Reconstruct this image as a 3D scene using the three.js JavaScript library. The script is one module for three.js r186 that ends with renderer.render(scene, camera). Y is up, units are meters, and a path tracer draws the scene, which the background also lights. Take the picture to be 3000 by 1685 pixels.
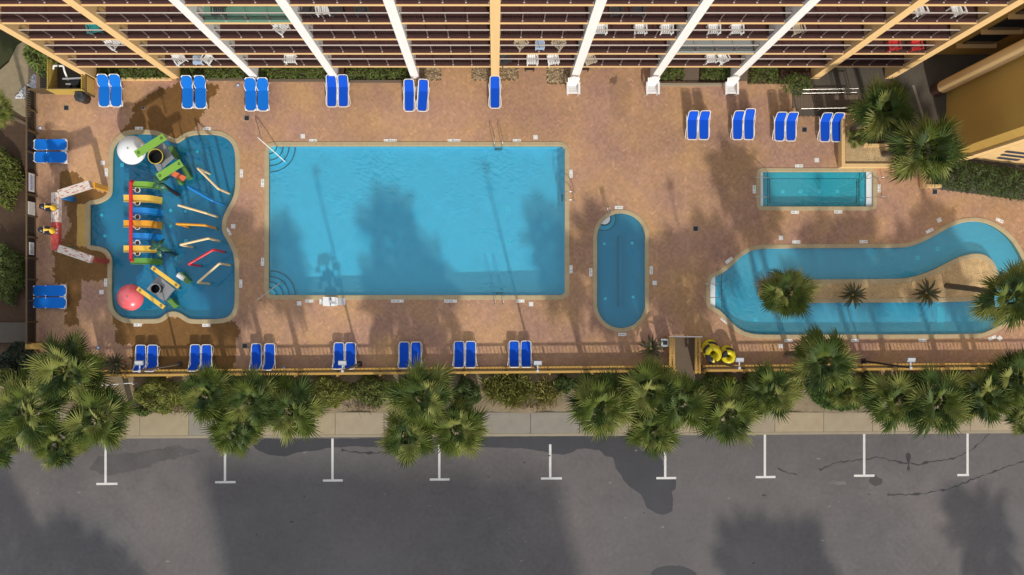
import * as THREE from 'three';
import { mergeGeometries } from 'three/addons/utils/BufferGeometryUtils.js';
import { ImprovedNoise } from 'three/addons/math/ImprovedNoise.js';

// ---------- camera, sky, sun, exposure ----------
// plan survey: 50 units per metre, origin straight below the drone, drone 55.8 m up
const S = 50, H = 55.8, CX = 1450, CY = 905;
const scene = new THREE.Scene();
const camera = new THREE.PerspectiveCamera(2 * Math.atan(842.5 / (S * H)) * 180 / Math.PI, 3000 / 1685, 1, 1200);
camera.position.set(0, H, 0); camera.up.set(0, 0, -1); camera.lookAt(0, 0, 0);
camera.setViewOffset(3000, 1685, 50, -62.5, 3000, 1685);
camera.updateProjectionMatrix();
const renderer = new THREE.WebGLRenderer({ antialias: true });
renderer.toneMapping = THREE.LinearToneMapping;
renderer.toneMappingExposure = 1.32;
renderer.shadowMap.enabled = true;

const noise = new ImprovedNoise();
function fbm(x, y, z, o = 4) { let a = 0, w = 0.5, f = 1; for (let i = 0; i < o; i++) { a += w * noise.noise(x * f, y * f, z + i * 7.3); w *= 0.5; f *= 2.03; } return a; }
function rng(seed) { let s = seed >>> 0; return () => { s = (s + 0x6D2B79F5) >>> 0; let t = s; t = Math.imul(t ^ (t >>> 15), t | 1); t ^= t + Math.imul(t ^ (t >>> 7), t | 61); return ((t ^ (t >>> 14)) >>> 0) / 4294967296; }; }

{ // hazy bright sky with thin cloud
  const w = 512, h = 256, d = new Float32Array(w * h * 4);
  for (let j = 0; j < h; j++) for (let i = 0; i < w; i++) {
    const el = (j + 0.5) / h * Math.PI - Math.PI / 2, az = (i + 0.5) / w * 2 * Math.PI, k = (j * w + i) * 4;
    const c = Math.cos(el), x = c * Math.cos(az), z = c * Math.sin(az), y = Math.max(0, Math.sin(el));
    const cl = Math.min(1, Math.max(0, fbm(x * 2.4 + 3, z * 2.4, y * 2.4, 5) * 1.9 + 0.42));
    const hz = Math.pow(1 - y, 3);
    const b = [0.36 + 0.16 * hz, 0.41 + 0.11 * hz, 0.50 + 0.04 * hz], cc = [0.64, 0.62, 0.60];
    for (let n = 0; n < 3; n++) d[k + n] = b[n] * (1 - cl * 0.8) + cc[n] * cl * 0.8;
    d[k + 3] = 1;
  }
  const t = new THREE.DataTexture(d, w, h, THREE.RGBAFormat, THREE.FloatType);
  t.mapping = THREE.EquirectangularReflectionMapping; t.magFilter = THREE.LinearFilter; t.minFilter = THREE.LinearFilter; t.needsUpdate = true;
  scene.background = t; scene.environment = t; scene.backgroundIntensity = 1.2; scene.environmentIntensity = 1.2;
}
const sun = new THREE.DirectionalLight(new THREE.Color(1, 0.93, 0.82), 2.7);
sun.position.set(0.202 * 90, 0.530 * 90, 0.823 * 90); sun.target.position.set(0, 0, 0);
sun.castShadow = true; sun.shadow.radius = 3.2; sun.shadow.mapSize.set(4096, 4096);
Object.assign(sun.shadow.camera, { left: -50, right: 50, top: 50, bottom: -50, near: 1, far: 220 });
scene.add(sun, sun.target);

// ---------- helpers ----------
const V = (x, y, z) => new THREE.Vector3(x, y, z);
const W = (px, py, h = 0) => { const k = (H - h) / H / S; return V((px - CX) * k, h, (py - CY) * k); };   // surveyed plan point of something h metres up
const X = px => (px - CX) / S, Z = py => (py - CY) / S;
const XZ = a => a.map(p => [X(p[0]), Z(p[1])]);
const used = {};
function numbered(n) { if (!(n in used)) { used[n] = 0; return n; } used[n]++; return n + '_' + String(used[n]).padStart(3, '0'); }
function shadows(o) { o.castShadow = true; o.receiveShadow = true; return o; }
function thing(name, label, category, pos = [0, 0, 0], turn = 0, group) {
  const o = new THREE.Group(); o.name = numbered(name); o.position.set(...pos); o.rotation.y = turn; o.userData = { label, category };
  if (group) o.userData.group = group; scene.add(o); return o;
}
function struct(name, geo, mat, label) { const o = shadows(geo ? new THREE.Mesh(geo, mat) : new THREE.Group()); o.name = numbered(name); o.userData.kind = 'structure'; if (label) { o.userData.label = label; } scene.add(o); return o; }
function solo(name, geo, mat, label, category, group) { const o = shadows(new THREE.Mesh(geo, mat)); o.name = numbered(name); o.userData = { label, category }; if (group) o.userData.group = group; scene.add(o); return o; }
function part(parent, name, geo, mat, kind) { const o = shadows(new THREE.Mesh(geo, mat)); o.name = name; if (kind) o.userData.kind = kind; parent.add(o); return o; }
const C = c => Array.isArray(c) ? new THREE.Color().setRGB(...c) : new THREE.Color(c);
function mat(color, roughness = 0.8, more = {}) { return new THREE.MeshPhysicalMaterial({ color: C(color), roughness, metalness: 0, side: THREE.DoubleSide, ...more }); }
function tex(n, f, srgb = true, rep = 1) {           // f(u, v) -> [r, g, b] 0..1, tiled
  const d = new Uint8Array(n * n * 4);
  for (let j = 0; j < n; j++) for (let i = 0; i < n; i++) { const c = f(i / n, j / n), k = (j * n + i) * 4; for (let m = 0; m < 3; m++) d[k + m] = Math.max(0, Math.min(255, c[m] * 255)); d[k + 3] = 255; }
  const t = new THREE.DataTexture(d, n, n); t.wrapS = t.wrapT = THREE.RepeatWrapping; t.magFilter = THREE.LinearFilter; t.minFilter = THREE.LinearMipmapLinearFilter; t.generateMipmaps = true;
  if (srgb) t.colorSpace = THREE.SRGBColorSpace; t.repeat.set(rep, rep); t.needsUpdate = true; return t;
}
// tiling noise in [-1, 1]
function tn(u, v, f, o = 4, z = 0) {
  const bl = (a, b, t) => a + (b - a) * t, s = (x, y) => fbm(x * f, y * f, z, o);
  return bl(bl(s(u, v), s(u - 1, v), u), bl(s(u, v - 1), s(u - 1, v - 1), u), v) * 1.6;
}
function box(w, h, d, x = 0, y = 0, z = 0, ry = 0, rz = 0, rx = 0) { const g = new THREE.BoxGeometry(w, h, d); if (rx) g.rotateX(rx); if (rz) g.rotateZ(rz); if (ry) g.rotateY(ry); g.translate(x, y, z); return g; }
function cyl(r0, r1, h, n = 12, x = 0, y = 0, z = 0, open = false) { const g = new THREE.CylinderGeometry(r1, r0, h, n, 1, open); g.translate(x, y + h / 2, z); return g; }
function rod(a, b, r, n = 8, r2 = r) { const d = b.clone().sub(a), g = new THREE.CylinderGeometry(r2, r, d.length(), n); g.applyQuaternion(new THREE.Quaternion().setFromUnitVectors(V(0, 1, 0), d.clone().normalize())); g.translate((a.x + b.x) / 2, (a.y + b.y) / 2, (a.z + b.z) / 2); return g; }
function beam(a, b, w, h) { // rectangular bar from a to b, w across, h high
  const d = b.clone().sub(a), g = new THREE.BoxGeometry(w, h, d.length()); const m = new THREE.Matrix4().lookAt(V(0, 0, 0), d.clone().negate(), V(0, 1, 0)); g.applyMatrix4(m); g.translate((a.x + b.x) / 2, (a.y + b.y) / 2, (a.z + b.z) / 2); return g;
}
function pipe(pts, r, seg = 40, n = 8, tension = 0.1, closed = false) { return new THREE.TubeGeometry(new THREE.CatmullRomCurve3(pts, closed, 'catmullrom', tension), seg, r, n, closed); }
function merge(list) { return mergeGeometries(list.map(g => { const q = g.index ? g.toNonIndexed() : g; for (const k of Object.keys(q.attributes)) if (!['position', 'normal', 'uv'].includes(k)) q.deleteAttribute(k); return q; })); }
function shapeOf(p, holes = []) { const s = new THREE.Shape(p.map(q => new THREE.Vector2(q[0], -q[1]))); for (const h of holes) s.holes.push(new THREE.Path(h.map(q => new THREE.Vector2(q[0], -q[1])))); return s; }
function sheet(p, y, holes) { const g = new THREE.ShapeGeometry(shapeOf(p, holes)); g.rotateX(-Math.PI / 2); g.translate(0, y, 0); return g; }
function prism(p, y0, y1, holes) { const g = new THREE.ExtrudeGeometry(shapeOf(p, holes), { depth: y1 - y0, bevelEnabled: false }); g.rotateX(-Math.PI / 2); g.translate(0, y0, 0); return g; }
const rect = (x0, z0, x1, z1) => [[x0, z0], [x1, z0], [x1, z1], [x0, z1]];
function chaikin(p, n = 2) { for (let k = 0; k < n; k++) { const q = []; for (let i = 0; i < p.length; i++) { const a = p[i], b = p[(i + 1) % p.length]; q.push([a[0] * 0.75 + b[0] * 0.25, a[1] * 0.75 + b[1] * 0.25], [a[0] * 0.25 + b[0] * 0.75, a[1] * 0.25 + b[1] * 0.75]); } p = q; } return p; }
function resample(p, step) { const L = [0]; for (let i = 0; i < p.length; i++) { const a = p[i], b = p[(i + 1) % p.length]; L.push(L[i] + Math.hypot(b[0] - a[0], b[1] - a[1])); } const T = L[p.length], n = Math.round(T / step), q = []; let k = 0; for (let i = 0; i < n; i++) { const t = i / n * T; while (L[k + 1] < t) k++; const f = (t - L[k]) / (L[k + 1] - L[k]), a = p[k], b = p[(k + 1) % p.length]; q.push([a[0] + (b[0] - a[0]) * f, a[1] + (b[1] - a[1]) * f]); } return q; }
function areaOf(p) { let a = 0; for (let i = 0; i < p.length; i++) { const q = p[(i + 1) % p.length]; a += p[i][0] * q[1] - q[0] * p[i][1]; } return a / 2; }
function offset(p, d) { const s = areaOf(p) > 0 ? 1 : -1, n = p.length; return p.map((q, i) => { const a = p[(i + n - 1) % n], b = p[(i + 1) % n], tx = b[0] - a[0], tz = b[1] - a[1], l = Math.hypot(tx, tz) || 1; return [q[0] + s * tz / l * d, q[1] - s * tx / l * d]; }); }
function inside(p, x, z) { let c = false; for (let i = 0, j = p.length - 1; i < p.length; j = i++) if ((p[i][1] > z) !== (p[j][1] > z) && x < (p[j][0] - p[i][0]) * (z - p[i][1]) / (p[j][1] - p[i][1]) + p[i][0]) c = !c; return c; }
function roundRect(x0, z0, x1, z1, r, n = 8) { const p = []; for (const [cx, cz, a0] of [[x1 - r, z0 + r, -90], [x1 - r, z1 - r, 0], [x0 + r, z1 - r, 90], [x0 + r, z0 + r, 180]]) for (let i = 0; i <= n; i++) { const a = (a0 + 90 * i / n) * Math.PI / 180; p.push([cx + r * Math.cos(a), cz + r * Math.sin(a)]); } return p; }

// ---------- shared surfaces ----------
const asphaltMap = tex(1024, (u, v) => { const a = 0.87 + 0.13 * tn(u, v, 4, 5, 1) + 0.08 * tn(u, v, 90, 2, 5) + 0.06 * tn(u, v, 22, 3, 9), h = 0.05 * tn(u, v, 3, 3, 15); return [a * (1 + h), a * 0.985, a * (0.985 - h * 0.3)]; });
const stoneMap = tex(512, (u, v) => { const a = 0.93 + 0.07 * tn(u, v, 5, 5, 3) + 0.05 * tn(u, v, 60, 2, 6); return [a, a * 0.99, a * 0.965]; });
const sandMap = tex(512, (u, v) => { const a = 0.86 + 0.13 * tn(u, v, 8, 5, 13) + 0.12 * tn(u, v, 70, 2, 16); return [a, a * 0.97, a * 0.93]; });
const woodMap = tex(256, (u, v) => { const a = 0.87 + 0.13 * tn(u, v * 0.2, 22, 3, 21) + 0.06 * tn(u, v, 30, 2, 24); return [a, a * 0.97, a * 0.92]; });
const mulchMap = tex(512, (u, v) => { const a = 0.78 + 0.32 * tn(u, v, 42, 3, 31) + 0.15 * tn(u, v, 6, 3, 32); return [a, a * 0.94, a * 0.84]; });
const stuccoMap = tex(256, (u, v) => { const a = 0.94 + 0.05 * tn(u, v, 6, 5, 41); return [a, a, a]; });
const ripple = tex(1024, (u, v) => { const q = tn(u, v, 5, 3, 50) * 0.10, k = Math.min(1, Math.max(0.12, 0.45 + 1.5 * tn(u, v, 3, 2, 57))); const a = 0.5 + k * (0.24 * (1 - Math.abs(tn(u + q, v - q, 15, 2, 51)) * 2.2) + 0.14 * tn(u, v, 36, 2, 53)); return [a, a, a]; }, false);
function tiled(t, m) { const c = t.clone(); c.repeat.set(1 / m, 1 / m); c.needsUpdate = true; return c; }
const M = {
  asphalt: mat([0.158, 0.150, 0.148], 0.92, { map: tiled(asphaltMap, 23) }),
  wetAsphalt: mat([0.046, 0.046, 0.052], 0.55, { map: tiled(asphaltMap, 6) }),
  seal: mat([0.05, 0.048, 0.048], 0.8, { map: tiled(asphaltMap, 3) }),
  paint: mat([0.72, 0.72, 0.72], 0.7, { map: tiled(stoneMap, 1.5) }),
  sand: mat([0.36, 0.30, 0.21], 0.95, { map: tiled(sandMap, 3) }),
  mulch: mat([0.84, 0.68, 0.45], 0.95, { map: tiled(mulchMap, 2.2), bumpMap: tiled(mulchMap, 2.2), bumpScale: 0.02 }),
  chips: mat([0.30, 0.22, 0.13], 0.95, { map: tiled(mulchMap, 1.2), bumpMap: tiled(mulchMap, 1.2), bumpScale: 0.06 }),
  soil: mat([0.085, 0.05, 0.028], 0.95, { map: tiled(sandMap, 2) }),
  grout: mat([0.30, 0.18, 0.11], 0.95),
  brick: mat([1, 1, 1], 0.82),
  coping: mat([0.50, 0.41, 0.255], 0.75, { map: tiled(stoneMap, 2) }),
  concrete: mat([0.36, 0.31, 0.23], 0.9, { map: tiled(stoneMap, 3) }),
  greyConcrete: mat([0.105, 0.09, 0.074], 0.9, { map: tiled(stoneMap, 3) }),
  white: mat([0.80, 0.80, 0.79], 0.45),
  whiteStucco: mat([0.87, 0.86, 0.83], 0.8, { map: tiled(stuccoMap, 3) }),
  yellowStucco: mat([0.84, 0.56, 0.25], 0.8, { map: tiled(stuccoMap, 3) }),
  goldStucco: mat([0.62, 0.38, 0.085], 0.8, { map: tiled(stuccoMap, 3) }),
  yellowWood: mat([0.68, 0.44, 0.115], 0.75, { map: tiled(woodMap, 0.8) }),
  brownWood: mat([0.15, 0.10, 0.05], 0.8, { map: tiled(woodMap, 0.8) }),
  greyWood: mat([0.20, 0.155, 0.12], 0.85, { map: tiled(woodMap, 0.8) }),
  darkWood: mat([0.035, 0.026, 0.018], 0.8, { map: tiled(woodMap, 0.8) }),
  burgundy: mat([0.115, 0.042, 0.042], 0.9, { map: tiled(sandMap, 1.5) }),
  teal: mat([0.20, 0.45, 0.38], 0.85, { map: tiled(woodMap, 0.6) }),
  paleDeck: mat([0.42, 0.50, 0.56], 0.8, { map: tiled(woodMap, 0.6) }),
  bronze: mat([0.035, 0.022, 0.020], 0.5),
  alu: mat([0.70, 0.64, 0.58], 0.4),
  steel: mat([0.62, 0.60, 0.57], 0.28, { metalness: 0.9 }),
  blueA: mat([0.004, 0.155, 0.62], 0.8, { specularIntensity: 0.4 }), blueB: mat([0.002, 0.075, 0.56], 0.8, { specularIntensity: 0.4 }),
  black: mat([0.012, 0.012, 0.014], 0.5), grey: mat([0.26, 0.27, 0.29], 0.55), paleGrey: mat([0.45, 0.47, 0.50], 0.5),
  red: mat([0.62, 0.015, 0.03], 0.35), pink: mat([0.80, 0.13, 0.15], 0.3, { clearcoat: 0.6 }), orange: mat([0.75, 0.34, 0.02], 0.4), yellow: mat([0.78, 0.50, 0.07], 0.4),
  cream: mat([0.78, 0.60, 0.32], 0.4), playGreen: mat([0.20, 0.42, 0.05], 0.45), playBlue: mat([0.01, 0.22, 0.62], 0.35), leafGreen: mat([0.03, 0.14, 0.06], 0.45), darkPole: mat([0.02, 0.012, 0.016], 0.4), salmon: mat([0.68, 0.15, 0.06], 0.45),
  tubeYellow: mat([0.70, 0.58, 0.01], 0.35), tubeBlack: mat([0.02, 0.02, 0.035], 0.35),
  lid: mat([0.74, 0.74, 0.72], 0.6), drain: mat([0.015, 0.014, 0.013], 0.6),
  tileBand: mat([0.42, 0.55, 0.58], 0.3), navy: mat([0.006, 0.05, 0.085], 0.35), stepWhite: mat([0.72, 0.76, 0.80], 0.5), glass: mat([0.02, 0.025, 0.03], 0.08),
};

// ---------- pools: outlines in plan ----------
const mainP = roundRect(X(786), Z(427), X(1656), Z(866), 0.2);
const kidP = chaikin(XZ([[390, 391.6], [450, 391.6], [480, 404], [508, 418], [522, 418], [540, 404], [562, 394], [600, 393], [641, 394], [669, 406], [687, 430], [691, 470], [691, 530], [689, 560], [681, 586], [667, 610], [655, 635], [650, 660], [653, 682], [670, 710], [685, 742], [689, 778], [689, 820], [689, 864], [687, 903], [676, 924], [657, 935], [620, 937], [558, 937], [545, 930], [528, 918], [507, 912], [488, 918], [477, 928], [464, 936], [420, 936], [370, 936], [348, 926], [333, 909], [327, 890], [326, 850], [326, 821], [327, 778], [326, 753], [314, 733], [293, 724], [275, 721.5], [263, 721], [263, 720], [263, 660], [263, 599], [263, 598], [275, 598], [291, 595], [314, 584], [326, 570], [328.5, 550], [328.5, 490], [330, 440], [338, 422], [354, 404], [374, 394]]), 2);
const ovalP = (() => { const p = []; for (let i = 0; i <= 24; i++) { const a = Math.PI + Math.PI * i / 24; p.push([X(1819.5) + Math.cos(a) * 1.436, Z(696) + Math.sin(a) * 1.45]); } for (let i = 0; i <= 24; i++) { const a = Math.PI * i / 24; p.push([X(1819.5) + Math.cos(a) * 1.436, Z(890) + Math.sin(a) * 1.46]); } return p; })();
const spaP = roundRect(X(2226.6), Z(502.5), X(2559), Z(606), 0.06, 3);
const riverP = chaikin(XZ([[2079.5, 896], [2079.5, 855], [2080, 815], [2097, 809], [2115, 800], [2144, 777], [2167, 754], [2190, 737], [2220, 729], [2250, 726.7], [2440, 725.5], [2645, 724.4], [2664, 721.7], [2694, 712], [2732, 693], [2770, 670.5], [2808, 653], [2846, 646.5], [2884, 649.5], [2922, 666.7], [2960, 697], [2983, 731], [3000, 766], [3010, 810], [3010, 850], [3002, 890], [2980, 922], [2949, 944], [2922, 959], [2884, 976], [2865, 980], [2500, 981.5], [2238, 982], [2200, 979], [2167, 967], [2137, 940], [2114, 914], [2098, 903], [2084, 898.5]]), 2);
const islandP = chaikin(XZ([[2221, 860], [2228, 838], [2249, 824], [2276, 821.8], [2450, 820], [2645, 818.8], [2675, 813], [2713, 801.7], [2751, 784.5], [2789, 763.6], [2827, 748], [2865, 742.8], [2892, 750], [2915, 773], [2926, 803], [2922, 834], [2903, 860], [2877, 877], [2846, 883.5], [2390, 886.5], [2257, 887], [2238, 880], [2226, 872]]), 2);
const outsideOf = { main: offset(resample(mainP, 0.2), 0.12), kid: offset(resample(kidP, 0.2), 0.12), oval: offset(resample(ovalP, 0.2), 0.1), spa: roundRect(X(2226.6) - 0.11, Z(502.5) - 0.11, X(2559) + 0.11, Z(606) + 0.11, 0.1, 3), river: offset(resample(riverP, 0.2), 0.1) };

// ---------- ground, street side ----------
const deckX0 = X(105), deckX1 = X(3110), deckZ0 = Z(150), deckZ1 = Z(1092);
struct('ground', sheet(rect(-400, -400, 400, 400), -0.34, [rect(deckX0 - 0.02, deckZ0, deckX1, deckZ1)]), M.soil);
const kerbZ = x => Z(1287) - (x - X(0)) * (0.36 / 60);          // the kerb runs slightly off square
const lot = struct('parking_lot', sheet([[-120, kerbZ(-120)], [120, kerbZ(120)], [120, 46], [-120, 46]], -0.30), M.asphalt);
part(lot, 'kerb', prism([[-60, kerbZ(-60) - 0.12], [60, kerbZ(60) - 0.12], [60, kerbZ(60) + 0.03], [-60, kerbZ(-60) + 0.03]], -0.34, -0.165), M.concrete);
for (const [sx, y0, yb, a, b] of [[309, 1293, 1418, 282, 344], [659, 1291, 1413, 630, 690], [974, 1285, 1408, 946, 1004], [1287, 1281, 1405, 1259, 1317], [1612, 1302, 1402, 1585, 1646], [1949, 1274, 1401, 1923, 1981], [2241, 1272, 1398, 2214, 2272], [2532, 1270, 1394, 2502, 2562], [2835, 1267, 1392, 2805, 2839]]) {
  const p = (x, y) => { const q = W(x, y, -0.3); return [q.x, q.z]; };
  const w = 3.4; part(lot, 'parking_line', sheet([p(sx - w, y0), p(sx + w, y0), p(sx + w, yb - 3), p(sx - w, yb - 3)], -0.296), M.paint);
  part(lot, 'parking_line', sheet([p(a, yb - 3), p(b, yb - 3.6), p(b, yb + 3), p(a, yb + 3.4)], -0.296), M.paint);
}
const lotPt = ([x, y]) => { const q = W(x, y, -0.3); return [q.x, q.z]; };
function rough(p, amt, seed) { const r = rng(seed), q = resample(p, 0.16); return q.map(([x, z]) => [x + (r() - 0.5) * amt + 0.05 * noise.noise(x * 2, z * 2, seed), z + (r() - 0.5) * amt + 0.05 * noise.noise(x * 2, z * 2, seed + 9)]); }
const damp1 = [[722, 1287], [751, 1319], [792, 1334], [838, 1337], [873, 1325], [932, 1319], [978, 1311], [1048, 1308], [1118, 1311], [1250, 1312], [1398, 1310], [1500, 1313], [1558, 1316], [1616, 1329], [1657, 1333], [1692, 1317], [1733, 1315], [1756, 1319], [1774, 1337], [1797, 1340], [1803, 1369], [1826, 1404], [1843, 1424], [1878, 1450], [1893, 1485], [1919, 1503], [1940, 1510], [1969, 1500], [1972, 1462], [1968, 1439], [1980, 1433], [1980, 1404], [1948, 1392], [1942, 1351], [1930, 1337], [1880, 1320], [1850, 1278], [1500, 1279], [1100, 1284]];
part(lot, 'damp_patch', sheet(rough(damp1.map(lotPt), 0.03, 5), -0.2975), M.wetAsphalt);
const damp2 = [[262, 1375], [285, 1340], [330, 1330], [400, 1325], [460, 1318], [520, 1304], [545, 1312], [590, 1322], [520, 1345], [470, 1350], [430, 1370], [370, 1385], [330, 1392], [290, 1388]];
part(lot, 'damp_patch', sheet(rough(damp2.map(lotPt), 0.12, 6), -0.2975), mat([0.115, 0.110, 0.108], 0.85, { map: tiled(asphaltMap, 4) }));
part(lot, 'oil_stain', sheet(chaikin([[2653, 1332], [2661, 1325], [2669, 1332], [2668, 1346], [2663, 1358], [2664, 1366], [2667, 1372], [2662, 1382], [2656, 1374], [2660, 1366], [2661, 1358], [2655, 1346]].map(lotPt), 2), -0.2965), M.seal);
part(lot, 'oil_stain', sheet(rough([[2425, 1410], [2450, 1408], [2475, 1409], [2480, 1418], [2455, 1423], [2428, 1419]].map(lotPt), 0.1, 12), -0.2965), mat([0.19, 0.178, 0.172], 0.9, { map: tiled(asphaltMap, 4) }));
part(lot, 'oil_stain', sheet(rough([[2548, 1404], [2570, 1395], [2588, 1402], [2584, 1418], [2562, 1425], [2550, 1418]].map(lotPt), 0.14, 13), -0.2968), mat([0.085, 0.075, 0.07], 0.85, { map: tiled(asphaltMap, 3) }));
part(lot, 'manhole_cover', sheet(chaikin([[1900, 1690], [1915, 1668], [1945, 1658], [1985, 1657], [2020, 1665], [2055, 1690]].map(lotPt), 2), -0.2965), M.wetAsphalt);
function crack(p, w, seed) { const q = resampleOpen(p.map(lotPt), 0.18), r = rng(seed), a = [], b = []; q.forEach(([x, z], i) => { const t = w * (0.3 + r() * 1.2) * (i % 9 < 2 ? 2 : 1), dz = (r() - 0.5) * 0.1; a.push([x, z - t + dz]); b.unshift([x, z + t + dz]); }); part(lot, 'crack', sheet([...a, ...b], -0.2965), M.seal); }
function resampleOpen(p, step) { const q = []; for (let i = 0; i < p.length - 1; i++) { const a = p[i], b = p[i + 1], n = Math.max(1, Math.round(Math.hypot(b[0] - a[0], b[1] - a[1]) / step)); for (let k = 0; k < n; k++) q.push([a[0] + (b[0] - a[0]) * k / n, a[1] + (b[1] - a[1]) * k / n]); } q.push(p[p.length - 1]); return q; }
crack([[2400, 1378], [2440, 1358], [2500, 1350], [2570, 1340], [2620, 1350], [2690, 1362], [2740, 1352], [2800, 1343], [2835, 1325], [2880, 1290], [2900, 1268]], 0.03, 1);
crack([[2600, 1450], [2690, 1450], [2790, 1430], [2860, 1400], [2940, 1372], [3000, 1350]], 0.028, 2);
crack([[2280, 1375], [2310, 1388], [2335, 1389]], 0.03, 3);
crack([[1000, 1320], [1060, 1326], [1140, 1327]], 0.035, 4);
{ const r = rng(77); for (let i = 0; i < 46; i++) { const x = r() * 3000, y = 1300 + r() * 360, l = 3 + r() * 14, h = 1 + r() * 2; const p = chaikin([[x, y], [x + l * 0.4, y - h], [x + l, y - h * 0.3 + (r() - 0.5) * 3], [x + l * 0.6, y + h]].map(lotPt), 1); part(lot, 'scuff', sheet(p, -0.2962 + i * 1e-5), r() < 0.55 ? mat([0.2, 0.19, 0.185], 0.9) : M.seal); } }

const walk = struct('sidewalk'); { const r = rng(3), slabs = []; for (let k = -3; k < 20; k++) {
  const x0 = X(406 + 143.6 * k) + 0.012, x1 = X(406 + 143.6 * (k + 1)) - 0.012, t = r(), m = M.concrete.clone(); m.color = k === 1 || k === 7 || k === 8 ? C([0.29, 0.27, 0.235]) : C([0.37 + 0.07 * t, 0.315 + 0.045 * t, 0.225 + 0.03 * r()]);
  const zt = Z(1210), g = prism([[x0, zt - 0.01], [x1, zt - 0.01], [x1, kerbZ(x1) - 0.13], [x0, kerbZ(x0) - 0.13]], -0.34, -0.17 + r() * 0.008); part(walk, 'concrete_slab', g, m); } }
const strip = struct('sand_strip', (() => { const g = new THREE.PlaneGeometry(68, Z(1212) - deckZ1 + 0.4, 160, 10); g.rotateX(-Math.PI / 2); g.translate(X(1500), 0, (Z(1212) + deckZ1) / 2 - 0.2); const p = g.attributes.position; for (let i = 0; i < p.count; i++) p.setY(i, -0.20 + 0.10 * noise.noise(p.getX(i) * 0.8, p.getZ(i) * 0.9, 4)); g.computeVertexNormals(); const uv = g.attributes.uv; for (let i = 0; i < p.count; i++) uv.setXY(i, p.getX(i), p.getZ(i)); return g; })(), M.sand);

// ---------- brick deck ----------
const beds = [[[280, 190, 505, 232]], [[524, 190, 732, 232]], [[752, 190, 957, 234]], [[1008, 190, 1202, 238]], [[1232, 190, 1293, 236]], [[1381, 190, 1520, 236]], [[1602, 190, 1668, 246]], [[1925, 190, 2010, 237]], [[2046, 190, 2145, 240]], [[2190, 190, 2385, 245]]].map(([b]) => rect(X(b[0]), Z(b[1]), X(b[2]), Z(b[3])));
const rampZone = XZ([[2310, 250], [2330, 300], [2330, 340], [2470, 340], [2470, 488], [2700, 488], [2700, 548], [2760, 556], [3120, 600], [3120, 150], [2390, 150], [2390, 225]]);
const enclosure = rect(X(105), Z(150), X(250), Z(270));
const poolHoles = [mainP, kidP, ovalP, spaP, riverP].map(p => resample(p, 0.25));
const deck = struct('pool_deck', prism(rect(deckX0, deckZ0, deckX1, deckZ1), -0.4, -0.035, poolHoles), M.grout);
const wet = [
  [[352, 392], [373, 364], [398, 302], [435, 280], [467, 264], [510, 249], [532, 236], [607, 243], [638, 249], [635, 274], [610, 289], [603, 320], [591, 342], [579, 367], [560, 396], [530, 420], [505, 420], [480, 402], [450, 388], [390, 386]],
  [[176, 530], [180, 507], [193, 500], [225, 505], [243, 521], [262, 545], [310, 565], [330, 575], [300, 590], [262, 598], [228, 598], [226, 720], [262, 722], [310, 735], [322, 760], [325, 815], [300, 822], [240, 820], [238, 867], [225, 903], [229, 943], [211, 954], [186, 948], [193, 912], [198, 835], [157, 826], [155, 741], [180, 735], [178, 700], [200, 680], [208, 660], [198, 630], [190, 590], [178, 575]],
  [[330, 915], [336, 985], [340, 1010], [384, 1009], [386, 1090], [681, 1090], [694, 1045], [687, 997], [703, 970], [690, 938], [600, 946], [507, 925], [420, 946], [350, 935]],
].map(p => XZ(p));
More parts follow.
